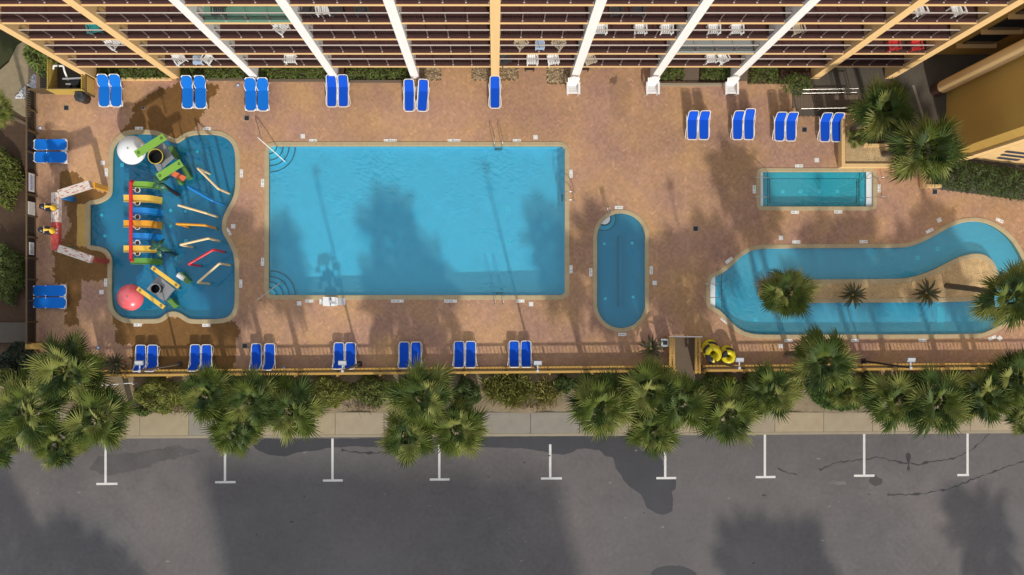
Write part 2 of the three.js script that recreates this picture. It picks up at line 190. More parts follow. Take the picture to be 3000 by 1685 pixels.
{
  const L = 0.2, w = L / 2, c45 = Math.SQRT1_2, spots = [], g = new THREE.BoxGeometry(L - 0.007, 0.05, w - 0.007), r = rng(11);
  const holes = Object.values(outsideOf), bb = holes.map(p => [Math.min(...p.map(q => q[0])), Math.max(...p.map(q => q[0])), Math.min(...p.map(q => q[1])), Math.max(...p.map(q => q[1]))]);
  const N = 340, out = (x, z) => {
    if (x < deckX0 + 0.1 || x > X(3080) || z < Z(196) || z > deckZ1 - 0.1) return true;
    for (let i = 0; i < holes.length; i++) if (x > bb[i][0] && x < bb[i][1] && z > bb[i][2] && z < bb[i][3] && inside(holes[i], x, z)) return true;
    for (const b of beds) if (x > b[0][0] && x < b[1][0] && z > b[0][1] && z < b[2][1]) return true;
    return inside(enclosure, x, z) || inside(rampZone, x, z);
  };
  for (let i = -N * 2; i < N * 2; i++) for (let j = -N * 2; j < N * 2; j++) {
    const t = ((i - j) % 4 + 4) % 4; if (t !== 0 && t !== 2) continue;
    const a = t === 0 ? (i + 1) * w : (i + 0.5) * w, b = t === 0 ? (j + 0.5) * w : j * w, x = (a - b) * c45 + 0.4, z = (a + b) * c45 - 5;
    if (Math.abs(x) > 36 || z < -15 || z > 5 || out(x, z)) continue; spots.push([x, z, t === 0 ? -Math.PI / 4 : Math.PI / 4]);
  }
  const im = new THREE.InstancedMesh(g, M.brick, spots.length), m4 = new THREE.Matrix4(), q = new THREE.Quaternion(), e = new THREE.Euler(), col = new THREE.Color();
  spots.forEach(([x, z, a], k) => {
    e.set((r() - 0.5) * 0.05, a, (r() - 0.5) * 0.03); q.setFromEuler(e); m4.compose(V(x, -0.03 + (r() - 0.5) * 0.004, z), q, V(1, 1, 1)); im.setMatrixAt(k, m4);
    const n1 = fbm(x * 0.16, z * 0.16, 2, 4), n2 = fbm(x * 0.4 + 9, z * 0.4, 8, 4), v = 1 + n1 * 0.45 + n2 * 0.28 + (r() - 0.5) * 0.24 + (r() < 0.05 ? 0.16 : 0);
    const wx = x + 0.35 * fbm(x * 1.3, z * 1.3, 1, 3), wz = z + 0.35 * fbm(x * 1.3, z * 1.3, 5, 3), isWet = wet.some(p => inside(p, wx, wz));
    const sr = Math.hypot(X(1802) - wx, Z(234) - wz), soot = sr < 0.22 ? 0.45 : Math.hypot(X(1815) - wx, (Z(285) - wz) * 0.6) < 0.75 ? 0.84 : 1;
    const o = Math.max(-0.5, Math.min(0.5, n2 * 1.6)); // towards ochre or pink
    if (isWet) col.setRGB(0.19 * v, 0.092 * v, 0.022 * v); else col.setRGB((0.44 + 0.02 * o) * v * soot, (0.255 + 0.018 * o) * v * soot, (0.152 - 0.045 * o) * v * soot);
    im.setColorAt(k, col);
  });
  im.name = 'herringbone_bricks'; im.userData.kind = 'stuff'; im.receiveShadow = true; im.castShadow = true; deck.add(im);
  console.log('bricks', spots.length);
}

// ---------- pools ----------
function copingStones(parent, outline, width, flip, len = 0.75) {
  const p = resample(outline, len / 5), n = p.length - p.length % 5, q = resample(outline, 1).length ? p : p, o = offset(p, flip ? -width : width), i0 = offset(p, flip ? 0.03 : -0.03);
  const prof = [[1, -0.09], [1, 0.012], [0.92, 0.02], [0.12, 0.02], [0, 0.005], [0, -0.07]];
  for (let s = 0; s < p.length; s += 5) {
    const cnt = Math.min(5, p.length - s), pos = [], idx = [], uv = [];
    for (let k = 0; k <= cnt; k++) {
      let f = k; const e0 = 0.02; let a = (s + k) % p.length, A = i0[a], B = o[a];
      if (k === 0 || k === cnt) { const nb = (s + (k === 0 ? 1 : cnt - 1)) % p.length; A = [A[0] + (i0[nb][0] - A[0]) * e0, A[1] + (i0[nb][1] - A[1]) * e0]; B = [B[0] + (o[nb][0] - B[0]) * e0, B[1] + (o[nb][1] - B[1]) * e0]; }
      for (const [t, y] of prof) { const x = A[0] + (B[0] - A[0]) * t, z = A[1] + (B[1] - A[1]) * t; pos.push(x, y, z); uv.push(x + s * 0.37, z); }
    }
    const m = prof.length;
    for (let k = 0; k < cnt; k++) for (let j = 0; j < m - 1; j++) { const a = k * m + j, b = a + m; idx.push(a, a + 1, b, b, a + 1, b + 1); }
    for (let j = 1; j < m - 1; j++) { idx.push(0, j, j + 1); const b = cnt * m; idx.push(b, b + j + 1, b + j); }
    const g = new THREE.BufferGeometry(); g.setAttribute('position', new THREE.Float32BufferAttribute(pos, 3)); g.setAttribute('uv', new THREE.Float32BufferAttribute(uv, 2)); g.setIndex(idx);
    const f = g.toNonIndexed(); f.computeVertexNormals(); part(parent, 'coping_stone', f, M.coping);
  }
}
function wallLoft(outline, y0, depthAt, mat_, parent, name, inset = 0) {
  const p = outline, pos = [], uv = [], idx = []; let d = 0;
  for (let i = 0; i <= p.length; i++) { const q = p[i % p.length], l = p[(i + p.length - 1) % p.length]; if (i) d += Math.hypot(q[0] - l[0], q[1] - l[1]); pos.push(q[0], y0, q[1], q[0], depthAt(q[0], q[1]), q[1]); uv.push(d, 0, d, 1); }
  for (let i = 0; i < p.length; i++) { const a = i * 2; idx.push(a, a + 1, a + 2, a + 2, a + 1, a + 3); }
  const g = new THREE.BufferGeometry(); g.setAttribute('position', new THREE.Float32BufferAttribute(pos, 3)); g.setAttribute('uv', new THREE.Float32BufferAttribute(uv, 2)); g.setIndex(idx); g.computeVertexNormals(); return part(parent, name, g, mat_);
}
const plasterMap = tex(512, (u, v) => { const a = 0.95 + 0.05 * tn(u, v, 4, 5, 61) + 0.03 * tn(u, v, 40, 2, 62); return [a * 0.99, a, a]; });
function pool(name, label, outline, { basin, tint, depth, copingWidth = 0.24, water = -0.1, holes = [], copings = true, amp = 0.03, rep = 7, len, clear = 0.86 }) {
  const t = thing(name, label, 'pool'), o = resample(outline, 0.15), bm = mat(basin, 0.85, { map: tiled(plasterMap, 3) });
  const fg = sheet(o, 0, holes); { const p = fg.attributes.position; for (let i = 0; i < p.count; i++) p.setY(i, depth(p.getX(i), p.getZ(i))); fg.computeVertexNormals(); }
  part(t, 'pool_floor', fg, bm);
  wallLoft(offset(o, 0.004), -0.16, depth, bm, t, 'pool_wall'); wallLoft(o, -0.02, () => -0.165, M.tileBand, t, 'tile_band');
  for (const h of holes) wallLoft(h, -0.02, depth, bm, t, 'island_wall');
  if (copings) copingStones(t, outline, copingWidth, false, len);
  const wm = mat(tint, 0.03, { transmission: clear, thickness: 0, ior: 1.45, bumpMap: tiled(ripple, rep), bumpScale: amp });
  part(t, 'water', sheet(offset(o, -0.003), water, holes), wm);
  return t;
}
const mainPool = pool('swimming_pool', 'large rectangular light blue swimming pool with corner steps', mainP, { basin: [0.45, 0.55, 0.70], tint: [0.28, 0.86, 0.97], clear: 0.88, depth: x => -(0.66 + 0.34 * (x - X(786)) / 17.4), amp: 0.2, len: 1.5 });
const kidPool = pool('splash_pool', 'curvy dark blue children splash pool with water play features', kidP, { basin: [0.04, 0.165, 0.32], tint: [0.12, 0.84, 0.97], clear: 0.9, depth: () => -0.34, amp: 0.16 });
const ovalPool = pool('wading_pool', 'narrow oval wading pool with a bench spine down the middle', ovalP, { basin: [0.12, 0.24, 0.40], tint: [0.2, 0.85, 0.97], clear: 0.88, depth: () => -0.42, copingWidth: 0.2, amp: 0.09 });
const spaPool = pool('spa_pool', 'small rectangular teal spa pool with steps at both ends', spaP, { basin: [0.2, 0.43, 0.48], tint: [0.3, 0.87, 0.95], clear: 0.93, depth: () => -0.40, copingWidth: 0.21, amp: 0.14 });
const islandEdge = resample(islandP, 0.2);
const riverPool = pool('lazy_river', 'looping lazy river channel around a long planted island', riverP, { basin: [0.45, 0.41, 0.53], tint: [0.26, 0.85, 0.96], clear: 0.86, depth: () => -0.45, copingWidth: 0.21, holes: [islandEdge], amp: 0.12 });
copingStones(riverPool, islandP, 0.24, true);
struct('island_bed', (() => { const o = offset(islandEdge, -0.2), g = prism(o, -0.5, -0.012); return g; })(), M.mulch);
// corner steps of the large pool: nested quarter rounds, dark nosing on each
function quarterSteps(parent, cx, cz, a0, radii, ys, white, span = Math.PI / 2) {
  radii.forEach((r, i) => {
    const g = [], n = 18, inner = i ? radii[i - 1] : 0, top = [], pos = [], idx = [];
    for (let k = 0; k <= n; k++) { const a = a0 + span * k / n, c = Math.cos(a), s = Math.sin(a); pos.push(cx + c * inner, ys[i], cz + s * inner, cx + c * r, ys[i], cz + s * r, cx + c * r, ys[i + 1], cz + s * r); }
    for (let k = 0; k < n; k++) { const b = k * 3; idx.push(b, b + 1, b + 3, b + 3, b + 1, b + 4, b + 1, b + 2, b + 4, b + 4, b + 2, b + 5); }
    const q = new THREE.BufferGeometry(); q.setAttribute('position', new THREE.Float32BufferAttribute(pos, 3)); q.setAttribute('uv', new THREE.Float32BufferAttribute(pos.flatMap((v, j) => j % 3 === 1 ? [] : [v]), 2)); q.setIndex(idx); const f = q.toNonIndexed(); f.computeVertexNormals();
    const st = part(parent, 'pool_step', f, white[i]);
    const rr = []; for (let k = 0; k <= n; k++) { const a = a0 + span * k / n; rr.push(V(cx + Math.cos(a) * (r - 0.03), ys[i] + 0.006, cz + Math.sin(a) * (r - 0.03))); }
    const e = []; const ip = [], ii = []; rr.forEach((v, k) => { const a = a0 + span * k / n; ip.push(cx + Math.cos(a) * (r - 0.075), v.y, cz + Math.sin(a) * (r - 0.075), cx + Math.cos(a) * (r + 0.004), v.y, cz + Math.sin(a) * (r + 0.004)); if (k < n) ii.push(k * 2, k * 2 + 1, k * 2 + 2, k * 2 + 2, k * 2 + 1, k * 2 + 3); });
    const ng = new THREE.BufferGeometry(); ng.setAttribute('position', new THREE.Float32BufferAttribute(ip, 3)); ng.setIndex(ii); ng.computeVertexNormals(); part(st, 'step_nosing', ng, M.navy);
  });
}
const stepM = [mat([0.55, 0.70, 0.76], 0.6), mat([0.30, 0.58, 0.72], 0.6), mat([0.22, 0.52, 0.68], 0.6), mat([0.19, 0.49, 0.66], 0.6)];
quarterSteps(mainPool, X(786), Z(427), 0, [0.5, 0.84, 1.16, 1.5], [-0.13, -0.27, -0.40, -0.53, -0.67], stepM);
quarterSteps(mainPool, X(786), Z(866), -Math.PI / 2, [0.5, 0.84, 1.16, 1.5], [-0.13, -0.27, -0.40, -0.53, -0.67], stepM);
quarterSteps(ovalPool, X(1771), Z(640), -0.45, [0.42, 0.72], [-0.094, -0.26, -0.42], [M.stepWhite, mat([0.20, 0.36, 0.46], 0.6)], 2.7);
// end steps
for (const [p, y] of [[rect(X(2226.8), Z(502.8), X(2237), Z(605.8)), -0.094], [rect(X(2540), Z(502.8), X(2558.8), Z(605.8)), -0.094]]) { const s = part(spaPool, 'pool_step', prism(p, -0.40, y), M.stepWhite); }
for (const [a, b] of [[2237, 2251], [2524, 2540]]) part(spaPool, 'pool_step', prism(rect(X(a), Z(502.8), X(b), Z(605.8)), -0.4, -0.22), mat([0.22, 0.42, 0.46], 0.6));
for (const q of [[2237, 503, 2239, 606], [2251, 503, 2252.6, 606], [2538, 503, 2540, 606], [2516, 520, 2518, 594], [2260, 521, 2262, 594], [2251, 520, 2518, 522], [2251, 592, 2518, 594]]) part(spaPool, 'tile_line', prism(rect(X(q[0]), Z(q[1]), X(q[2]), Z(q[3])), -0.4, q[3] - q[1] > 90 ? -0.21 : -0.385), M.navy);
part(spaPool, 'bench_seat', prism(rect(X(2252.6), Z(502.8), X(2524), Z(520)), -0.4, -0.3), mat([0.13, 0.42, 0.47], 0.7));
part(spaPool, 'bench_seat', prism(rect(X(2252.6), Z(594), X(2524), Z(605.8)), -0.4, -0.3), mat([0.13, 0.42, 0.47], 0.7));
part(riverPool, 'pool_step', prism(XZ([[2080.5, 814], [2096.5, 810], [2096.5, 903], [2080.5, 897]]), -0.45, -0.094), M.stepWhite);
part(riverPool, 'pool_step', prism(XZ([[2097, 809.8], [2116, 801], [2116, 915], [2097, 903]]), -0.45, -0.26), mat([0.16, 0.36, 0.48], 0.6));
part(riverPool, 'tile_line', prism(XZ([[2115.8, 801], [2118, 801], [2118, 916], [2115.8, 915]]), -0.45, -0.255), M.navy);
part(ovalPool, 'bench_spine', prism(rect(X(1812), Z(690), X(1824), Z(898)), -0.42, -0.16), mat([0.045, 0.15, 0.30], 0.5));
part(ovalPool, 'bench_lip', prism(rect(X(1812), Z(690), X(1815), Z(898)), -0.16, -0.145), M.navy);
part(kidPool, 'entry_slab', prism(rect(X(226), Z(598), X(264), Z(721)), -0.05, 0.012), mat([0.62, 0.40, 0.12], 0.8, { map: tiled(stoneMap, 2) }));
// fittings on pool floors
const ring = new THREE.TorusGeometry(0.08, 0.02, 6, 16); ring.rotateX(Math.PI / 2);
function fitting(p, x, y, d, r = 0.1) { const q = [X(x), d, Z(y)]; const f = part(p, 'floor_fitting', cyl(r, r * 0.9, 0.025, 16, q[0], q[1], q[2]), M.stepWhite); }
function grate(p, x, y, d, s = 0.26) { const f = part(p, 'drain_grate', box(s, 0.02, s, X(x), d + 0.01, Z(y)), mat([0.40, 0.62, 0.70], 0.5)); part(f, 'grate_opening', box(s * 0.6, 0.006, s * 0.6, X(x), d + 0.024, Z(y)), M.tileBand); }
for (const [x, y] of [[1773, 713], [1855, 711], [1776, 875], [1858, 870]]) fitting(ovalPool, x, y, -0.42, 0.09);
for (const x of [2299, 2351, 2407, 2460]) grate(spaPool, x, 558, -0.4, 0.22);
grate(mainPool, 1489, 605, -0.95, 0.3); grate(mainPool, 1490, 707, -0.95, 0.3);
for (const [x, y] of [[2219, 936], [2283, 938], [2698, 754], [2757, 728]]) grate(riverPool, x, y, -0.45, 0.24);
part(riverPool, 'drain_grate', box(0.46, 0.02, 1.0, X(2766), -0.44, Z(920)), mat([0.30, 0.46, 0.54], 0.6)); part(riverPool, 'drain_grate', box(0.46, 0.02, 0.4, X(2766), -0.44, Z(955)), mat([0.30, 0.46, 0.54], 0.6));
for (const [x, y] of [[494, 615], [538, 617], [494, 661], [572, 442], [290, 628], [300, 690]]) fitting(kidPool, x, y, -0.34, 0.1);
for (const [x, y] of [[351, 481], [539, 705]]) grate(kidPool, x, y, -0.34, 0.2);

// depth markers: white tiles with black lettering and a no-diving ring
const tileTex = {};
function markerTex(s) {
  if (tileTex[s]) return tileTex[s]; const long = s.length > 5, w = long ? 320 : 208, h = 72, c = document.createElement('canvas'); c.width = w; c.height = h; const x = c.getContext('2d');
  x.fillStyle = '#e6e6e2'; x.fillRect(0, 0, w, h); x.fillStyle = '#16161a'; x.font = 'bold 50px sans-serif'; x.textBaseline = 'middle'; x.fillText(s, 10, h / 2 + 3);
  x.strokeStyle = '#a9a9ab'; x.lineWidth = 6; x.beginPath(); x.arc(w - 34, h / 2, 22, 0, 7); x.moveTo(w - 50, h / 2 - 16); x.lineTo(w - 18, h / 2 + 16); x.stroke();
  const t = new THREE.CanvasTexture(c); t.colorSpace = THREE.SRGBColorSpace; return tileTex[s] = [t, new THREE.MeshStandardMaterial({ map: t, roughness: 0.5 }), long];
}
function marker(p, s, x, y, turn) { const [t, m, long] = markerTex(s), w = long ? 0.74 : 0.46, g = new THREE.PlaneGeometry(w, 0.17); g.rotateX(-Math.PI / 2); g.rotateY(turn * Math.PI / 180); g.translate(X(x), 0.0065, Z(y)); part(p, 'depth_marker', g, m); const b = box(w + 0.01, 0.02, 0.18, 0, 0, 0, turn * Math.PI / 180); b.translate(X(x), -0.006, Z(y)); part(p, 'marker_tile', b, M.lid); }
for (const a of [['3 FT', 917, 412, 180], ['3 FT 6 IN', 1143, 412, 180], ['4 FT 6 IN', 1330, 412, 180], ['5 FT', 1514, 412, 180], ['5 FT', 1673, 509, 90], ['5 FT', 1673, 789, 90], ['3 FT', 906, 882, 0], ['3 FT 6 IN', 1164, 882, 0], ['4 FT 6 IN', 1320, 882, 0], ['5 FT', 1525, 882, 0], ['3 FT', 769, 536, -90], ['3 FT', 769, 767, -90]]) marker(mainPool, ...a);
for (const a of [['1 FT', 407, 376, 180], ['1 FT', 606, 377, 180], ['1 FT', 311, 505, -90], ['1 FT', 707, 508, 90], ['1 FT', 669, 679, 120], ['1 FT', 309, 828, -90], ['1 FT', 705, 831, 90], ['1 FT', 403, 952, 0], ['1 FT', 604, 953, 0]]) marker(kidPool, ...a);
for (const a of [['1½ FT', 1813, 608, 180], ['1½ FT', 1731, 798, -90], ['1½ FT', 1908, 792, 90], ['1½ FT', 1823, 980, 0]]) marker(ovalPool, ...a);
for (const a of [['3 FT', 2341, 486, 180], ['3 FT', 2210, 555, -90], ['3 FT', 2576, 552, 90], ['3 FT', 2329, 622, 0], ['3 FT', 2456, 621, 0]]) marker(spaPool, ...a);
for (const a of [['2 FT', 2333, 709, 180], ['2 FT', 2530, 708, 180], ['2 FT', 2724, 676, 207], ['2 FT', 2929, 646, 155], ['2 FT', 2136, 763, 218], ['2 FT', 2122, 939, -40], ['2 FT', 2310, 998, 0], ['2 FT', 2505, 997.5, 0], ['2 FT', 2703, 997, 0], ['2 FT', 2907, 990, 22]]) marker(riverPool, ...a);

// deck lids and drains
const near = { lid: [[887, 399, 'beside the shallow 3 FT marker on the building side'], [1569, 402, 'beside the 5 FT marker on the building side of large pool'], [876, 889, 'beside the pool lift at the large pool'], [1556, 891, 'beside the ladder on the fence side of large pool'], [683, 663, 'in the notch between splash pool and large pool'], [301, 477, 'beside the white mushroom at the splash pool'], [297, 856, 'beside the pink mushroom at the splash pool'], [1918, 829, 'beside the oval wading pool'], [2288, 697, 'between the spa and the lazy river'], [2393, 469, 'between the spa and the yellow planter'], [2288, 1014, 'between the lazy river and the yellow fence'], [2752, 645, 'turned on the outer bend of the lazy river', 25], [2929, 991, 'turned diamondwise at the fence end of the lazy river', 45]],
  drain: [[194, 316, 'near the trash bin by the brown fence'], [420, 316, 'small, in the wet patch below the hedge', 0.16], [723, 346, 'beside the third pair of pale loungers'], [2357, 380, 'between the last two lounger pairs by the planter'], [2038, 670, 'in open brick between wading pool and lazy river'], [717, 1013, 'beside the lounger pair past the wet patch'], [2739, 562, 'below the clipped hedge at the yellow wing']] };
for (const [x, y, l, turn = 0] of near.lid) { const t = thing('skimmer_lid', 'square white skimmer lid ' + l, 'lid', [X(x), 0, Z(y)], turn * Math.PI / 180, 'white skimmer lids in the deck'); part(t, 'lid_plate', box(0.25, 0.024, 0.25, 0, 0, 0), M.lid); part(t, 'lid_ring', (() => { const g = new THREE.TorusGeometry(0.085, 0.006, 4, 20); g.rotateX(Math.PI / 2); g.translate(0, 0.013, 0); return g; })(), M.paleGrey); }
for (const [x, y, l, s = 0.28] of near.drain) { const t = thing('deck_drain', 'black square deck drain ' + l, 'drain', [X(x), 0, Z(y)], 0, 'black drains in the deck'); part(t, 'drain_frame', merge([box(s, 0.026, 0.02, 0, 0, s / 2), box(s, 0.026, 0.02, 0, 0, -s / 2), box(0.02, 0.026, s - 0.02, s / 2, 0, 0), box(0.02, 0.026, s - 0.02, -s / 2, 0, 0)]), M.grey); part(t, 'drain_grille', box(s - 0.02, 0.02, s - 0.02, 0, -0.004, 0), M.drain); }
for (const [x, y, l] of [[118, 375, 'by the brown fence above the first loungers'], [697, 250, 'in front of the hedge by the third loungers'], [288, 1019, 'behind the splash pool near the sago palm'], [832, 1079, 'on the deck along the yellow fence']]) { const t = thing('valve_cover', 'small round blue and white valve cover ' + l, 'cover', [X(x), 0, Z(y)], 0, 'small valve covers'); part(t, 'rim', cyl(0.11, 0.11, 0.02, 18, 0, -0.006, 0), mat([0.1, 0.2, 0.42], 0.5)); part(t, 'cap', cyl(0.07, 0.065, 0.02, 16, 0, 0.006, 0), M.lid); }

// ---------- the balcony building ----------
const finPx = [270, 517, 749, 982, 1217, 1450.5, 1683, 1917, 2149, 2387, 2604], zF = Z(231), fh = 2.70, f1 = 2.64, FL = 7;
const hotel = thing('apartment_building', 'balcony apartment building with tall white and yellow fin walls', 'building', [0, 0, 0]);
finPx.forEach((px, k) => { const wht = (k >= 2 && k <= 4) || (k >= 6 && k <= 8); part(hotel, 'fin_wall', box(0.47, f1 + fh * (FL - 1) + 2.2, 3.2, X(px), (f1 + fh * (FL - 1) + 2.2) / 2 - 0.05, zF - 1.6), wht ? M.whiteStucco : M.yellowStucco); });
part(hotel, 'facade_wall', box(X(2604) - X(270), 22, 0.3, (X(2604) + X(270)) / 2, 11, zF - 3.3), M.goldStucco);
part(hotel, 'roof', box(X(2640) - X(240), 0.3, 9, (X(2604) + X(270)) / 2, f1 + fh * (FL - 1) + 2.35, zF - 4.6), M.greyConcrete);
part(hotel, 'rear_block', box(X(2604) - X(270), 22, 7, (X(2604) + X(270)) / 2, 11, zF - 7), M.goldStucco);
const postM = mat([0.17, 0.12, 0.105], 0.5);
for (let n = 1; n <= FL; n++) for (let b = 0; b < 10; b++) {
  const y = f1 + fh * (n - 1), x0 = X(finPx[b]) + 0.235, x1 = X(finPx[b + 1]) - 0.235, w = x1 - x0, cx = (x0 + x1) / 2;
  const slab = part(hotel, 'balcony', box(w, 0.2, 3.1, cx, y - 0.1, zF - 1.6), M.yellowStucco);
  const fm = n === 4 && b === 2 ? M.teal : n === 2 && b === 7 ? M.paleDeck : M.burgundy;
  { const g = box(w - 0.02, 0.02, 3.06, cx, y + 0.011, zF - 1.61); const uv = g.attributes.uv; for (let i = 0; i < uv.count; i++) uv.setXY(i, uv.getX(i) * w, uv.getY(i) * 3); part(slab, 'balcony_floor', g, fm); }
  const zr = zF - 0.20;
  part(slab, 'top_rail', box(w, 0.028, 0.045, cx, y + 1.06, zr), M.alu); part(slab, 'rail_channel', box(w, 0.05, 0.06, cx, y + 1.02, zr - 0.012), M.bronze);
  part(slab, 'bottom_rail', box(w, 0.04, 0.04, cx, y + 0.11, zr), M.bronze);
  const cnt = Math.round(w / 0.115), list = []; for (let i = 1; i < cnt; i++) { const g = new THREE.PlaneGeometry(0.018, 0.9); g.rotateY(0.8); g.translate(x0 + w * i / cnt, y + 0.56, zr); list.push(g); const g2 = new THREE.PlaneGeometry(0.018, 0.9); g2.rotateY(-0.8); g2.translate(x0 + w * i / cnt, y + 0.56, zr); list.push(g2); }
  part(slab, 'balusters', merge(list), M.bronze, 'stuff');
  for (let i = 0; i <= 4; i++) { const px = x0 + 0.03 + (w - 0.06) * i / 4; part(slab, 'railing_post', merge([box(0.04, 1.02, 0.04, px, y + 0.53, zr), box(0.09, 0.025, 0.09, px, y + 0.033, zr)]), postM); if (i) part(slab, 'post_foot', box(0.07, 0.012, 0.04, px, y + 0.029, zr + 0.07), M.alu); }
}
// furniture on the balconies
function balconyChair(px, py, n, m, label, turn = 0, group) {
  const y = f1 + fh * (n - 1) + 0.022, p = W(px, py, y + 0.4), t = thing('balcony_chair', label, 'chair', [p.x, y, Math.max(p.z, zF - 1.3)], turn, group);
  for (let i = 0; i < 5; i++) part(t, 'seat_slat', box(0.085, 0.025, 0.46, -0.2 + i * 0.1, 0.38, 0), m);
  for (let i = 0; i < 5; i++) part(t, 'back_slat', box(0.085, 0.55, 0.022, -0.2 + i * 0.1, 0.64, -0.26, 0, 0, -0.3), m);
  for (const s of [-1, 1]) { part(t, 'armrest', box(0.07, 0.025, 0.55, s * 0.29, 0.58, 0), m); part(t, 'leg', box(0.05, 0.57, 0.05, s * 0.27, 0.285, 0.2), m); part(t, 'leg', box(0.05, 0.57, 0.05, s * 0.27, 0.285, -0.22), m); }
  return t;
}
const chairM = M.white, redM = mat([0.55, 0.03, 0.03], 0.6), wick = mat([0.50, 0.42, 0.30], 0.7), dk = mat([0.05, 0.05, 0.055], 0.6), tl = mat([0.03, 0.34, 0.34], 0.7);
for (const [px, py, n, m, l, a] of [[527, 174, 1, chairM, 'white slatted chair on lowest balcony, yellow fin side of blue towel', 0.6], [608, 174, 1, chairM, 'white slatted chair on lowest balcony, white fin side of blue towel', -0.6], [851, 172, 1, chairM, 'lone white chair on lowest balcony above the first white bay hedge', 0], [1728, 176, 1, wick, 'tan wicker chair on lowest balcony beside a white fin', 0.4], [2085, 171, 1, chairM, 'white chair on lowest balcony below the pale plank floor, paired', 0.1], [2119, 172, 1, chairM, 'white chair at the closed corner of lowest balcony below pale floor', 0.5], [1480, 175, 1, dk, 'dark chair on lowest balcony against the middle yellow fin', 0.5], [1560, 176, 1, chairM, 'white patterned chair mid lowest balcony beside the middle yellow fin', 0], [1620, 176, 1, chairM, 'white patterned chair on lowest balcony by the white fin end', 0.2],
  [333, 128, 2, chairM, 'tipped white chair on second balcony of the end bay', 0.9], [1527, 128, 2, wick, 'tan folding chair on second balcony beside the middle fin', 0.7], [1636, 128, 2, wick, 'tan folding chair on second balcony past the blue towel', -0.7], [2618, 134, 2, redM, 'red chair on shaded second balcony, first of two', 0.2], [2683, 134, 2, redM, 'red chair on shaded second balcony at the corner fin', 0.2],
  [825, 82, 3, chairM, 'white deck chair on third balcony below the teal floor', 0.9], [1760, 85, 3, chairM, 'white slatted chair on third balcony hard against a white fin', 0], [1876, 85, 3, chairM, 'white slatted chair at the middle of a third balcony row', 0], [1953, 85, 3, chairM, 'white slatted chair third of three on a third balcony', 0], [2091, 85, 3, chairM, 'white slatted chair above the pale plank floor, first', 0], [2159, 85, 3, chairM, 'white slatted chair above the pale plank floor, second', 0], [2338, 84, 3, wick, 'small tan chair on third balcony beside the last white fin', 0.3],
  [945, 28, 4, chairM, 'white chair among dark furniture on fourth balcony', 0.1], [985, 28, 4, dk, 'dark chair on cluttered fourth balcony', 0.3], [900, 28, 4, dk, 'dark lounge chair at the teal end of cluttered fourth balcony', -0.3], [1060, 28, 4, dk, 'dark chair past the white one on cluttered fourth balcony', 0.2], [2694, 30, 4, chairM, 'white fan chair on shaded fourth balcony, fin side', 0.4], [2805, 30, 4, chairM, 'white fan chair on shaded fourth balcony, corner side', 0.4], [275, 82, 3, tl, 'teal folded chair on third balcony of the end bay', 0.2], [640, 30, 4, dk, 'dark chair standing on the teal balcony floor', 0.1], [1805, 30, 4, dk, 'dark chair on fourth balcony of the middle white bay', 0.2], [1870, 30, 4, dk, 'dark rocking chair on fourth balcony of the middle white bay', -0.2]]) balconyChair(px, py, n, m, l, a);
for (const [px, py, n, l] of [[578, 175, 1, 'small balcony table under a pale blue towel on the lowest floor'], [1582, 131, 2, 'small balcony table under a pale blue towel on the second floor']]) { const y = f1 + fh * (n - 1) + 0.022, p = W(px, py, y + 0.5), t = thing('balcony_table', l, 'table', [p.x, y, p.z]); part(t, 'table_top', box(0.5, 0.03, 0.4, 0, 0.5, 0), M.white); for (const [a, b] of [[-1, -1], [1, -1], [-1, 1], [1, 1]]) part(t, 'leg', box(0.04, 0.49, 0.04, a * 0.21, 0.245, b * 0.16), M.white); part(t, 'towel', box(0.44, 0.02, 0.5, 0, 0.526, 0.02), mat([0.42, 0.55, 0.75], 0.9)); }

// ---------- yellow corner wing ----------
const wing = thing('corner_wing', 'plain golden corner wing of the building with dark window slats', 'building', [0, 0, 0]);
const wh = 26, wx = X(2773);
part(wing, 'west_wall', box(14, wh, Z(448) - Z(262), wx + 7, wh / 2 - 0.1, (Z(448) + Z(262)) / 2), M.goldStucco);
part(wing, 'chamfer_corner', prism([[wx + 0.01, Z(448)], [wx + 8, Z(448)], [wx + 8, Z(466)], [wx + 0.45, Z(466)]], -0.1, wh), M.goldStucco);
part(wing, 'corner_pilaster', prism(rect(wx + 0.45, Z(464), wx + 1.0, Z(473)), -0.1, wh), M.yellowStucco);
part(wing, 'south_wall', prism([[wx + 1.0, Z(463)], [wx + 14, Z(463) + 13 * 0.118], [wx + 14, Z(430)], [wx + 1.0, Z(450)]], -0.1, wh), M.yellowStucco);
for (const [a, b, py, h] of [[2925, 2985, 479, 1.3], [2936, 3040, 463, 2.2], [2948, 3060, 448, 3.1]]) { const q0 = W(a, py, h), q1 = W(b, py + 10, h), zs = x => Z(463) + (x - wx - 1) * 0.118 + 0.03; part(wing, 'window_slat', beam(V(q0.x, h, zs(q0.x)), V(q1.x, h, zs(q1.x)), 0.05, 0.36), mat([0.05, 0.06, 0.09], 0.3)); }
part(wing, 'round_column', cyl(0.36, 0.36, wh, 24, X(2738) + 0.1, 0.9, Z(262) + 0.05), M.yellowStucco);
part(wing, 'column_base', cyl(0.385, 0.385, 0.92, 24, X(2738) + 0.1, 0, Z(262) + 0.05), mat([0.06, 0.025, 0.015], 0.6));
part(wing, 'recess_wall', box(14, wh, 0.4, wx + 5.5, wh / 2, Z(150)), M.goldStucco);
for (let i = 0; i < 4; i++) { part(wing, 'recess_window', box(1.7, 1.9, 0.1, wx + 0.6, 3.4 + i * 2.7, Z(150) + 0.22), M.glass); part(wing, 'recess_sill', box(2.2, 0.12, 0.3, wx + 0.6, 2.3 + i * 2.7, Z(150) + 0.3), M.yellowStucco); part(wing, 'recess_window', box(1.5, 1.9, 0.1, wx + 3.4, 3.4 + i * 2.7, Z(150) + 0.22), M.glass); }
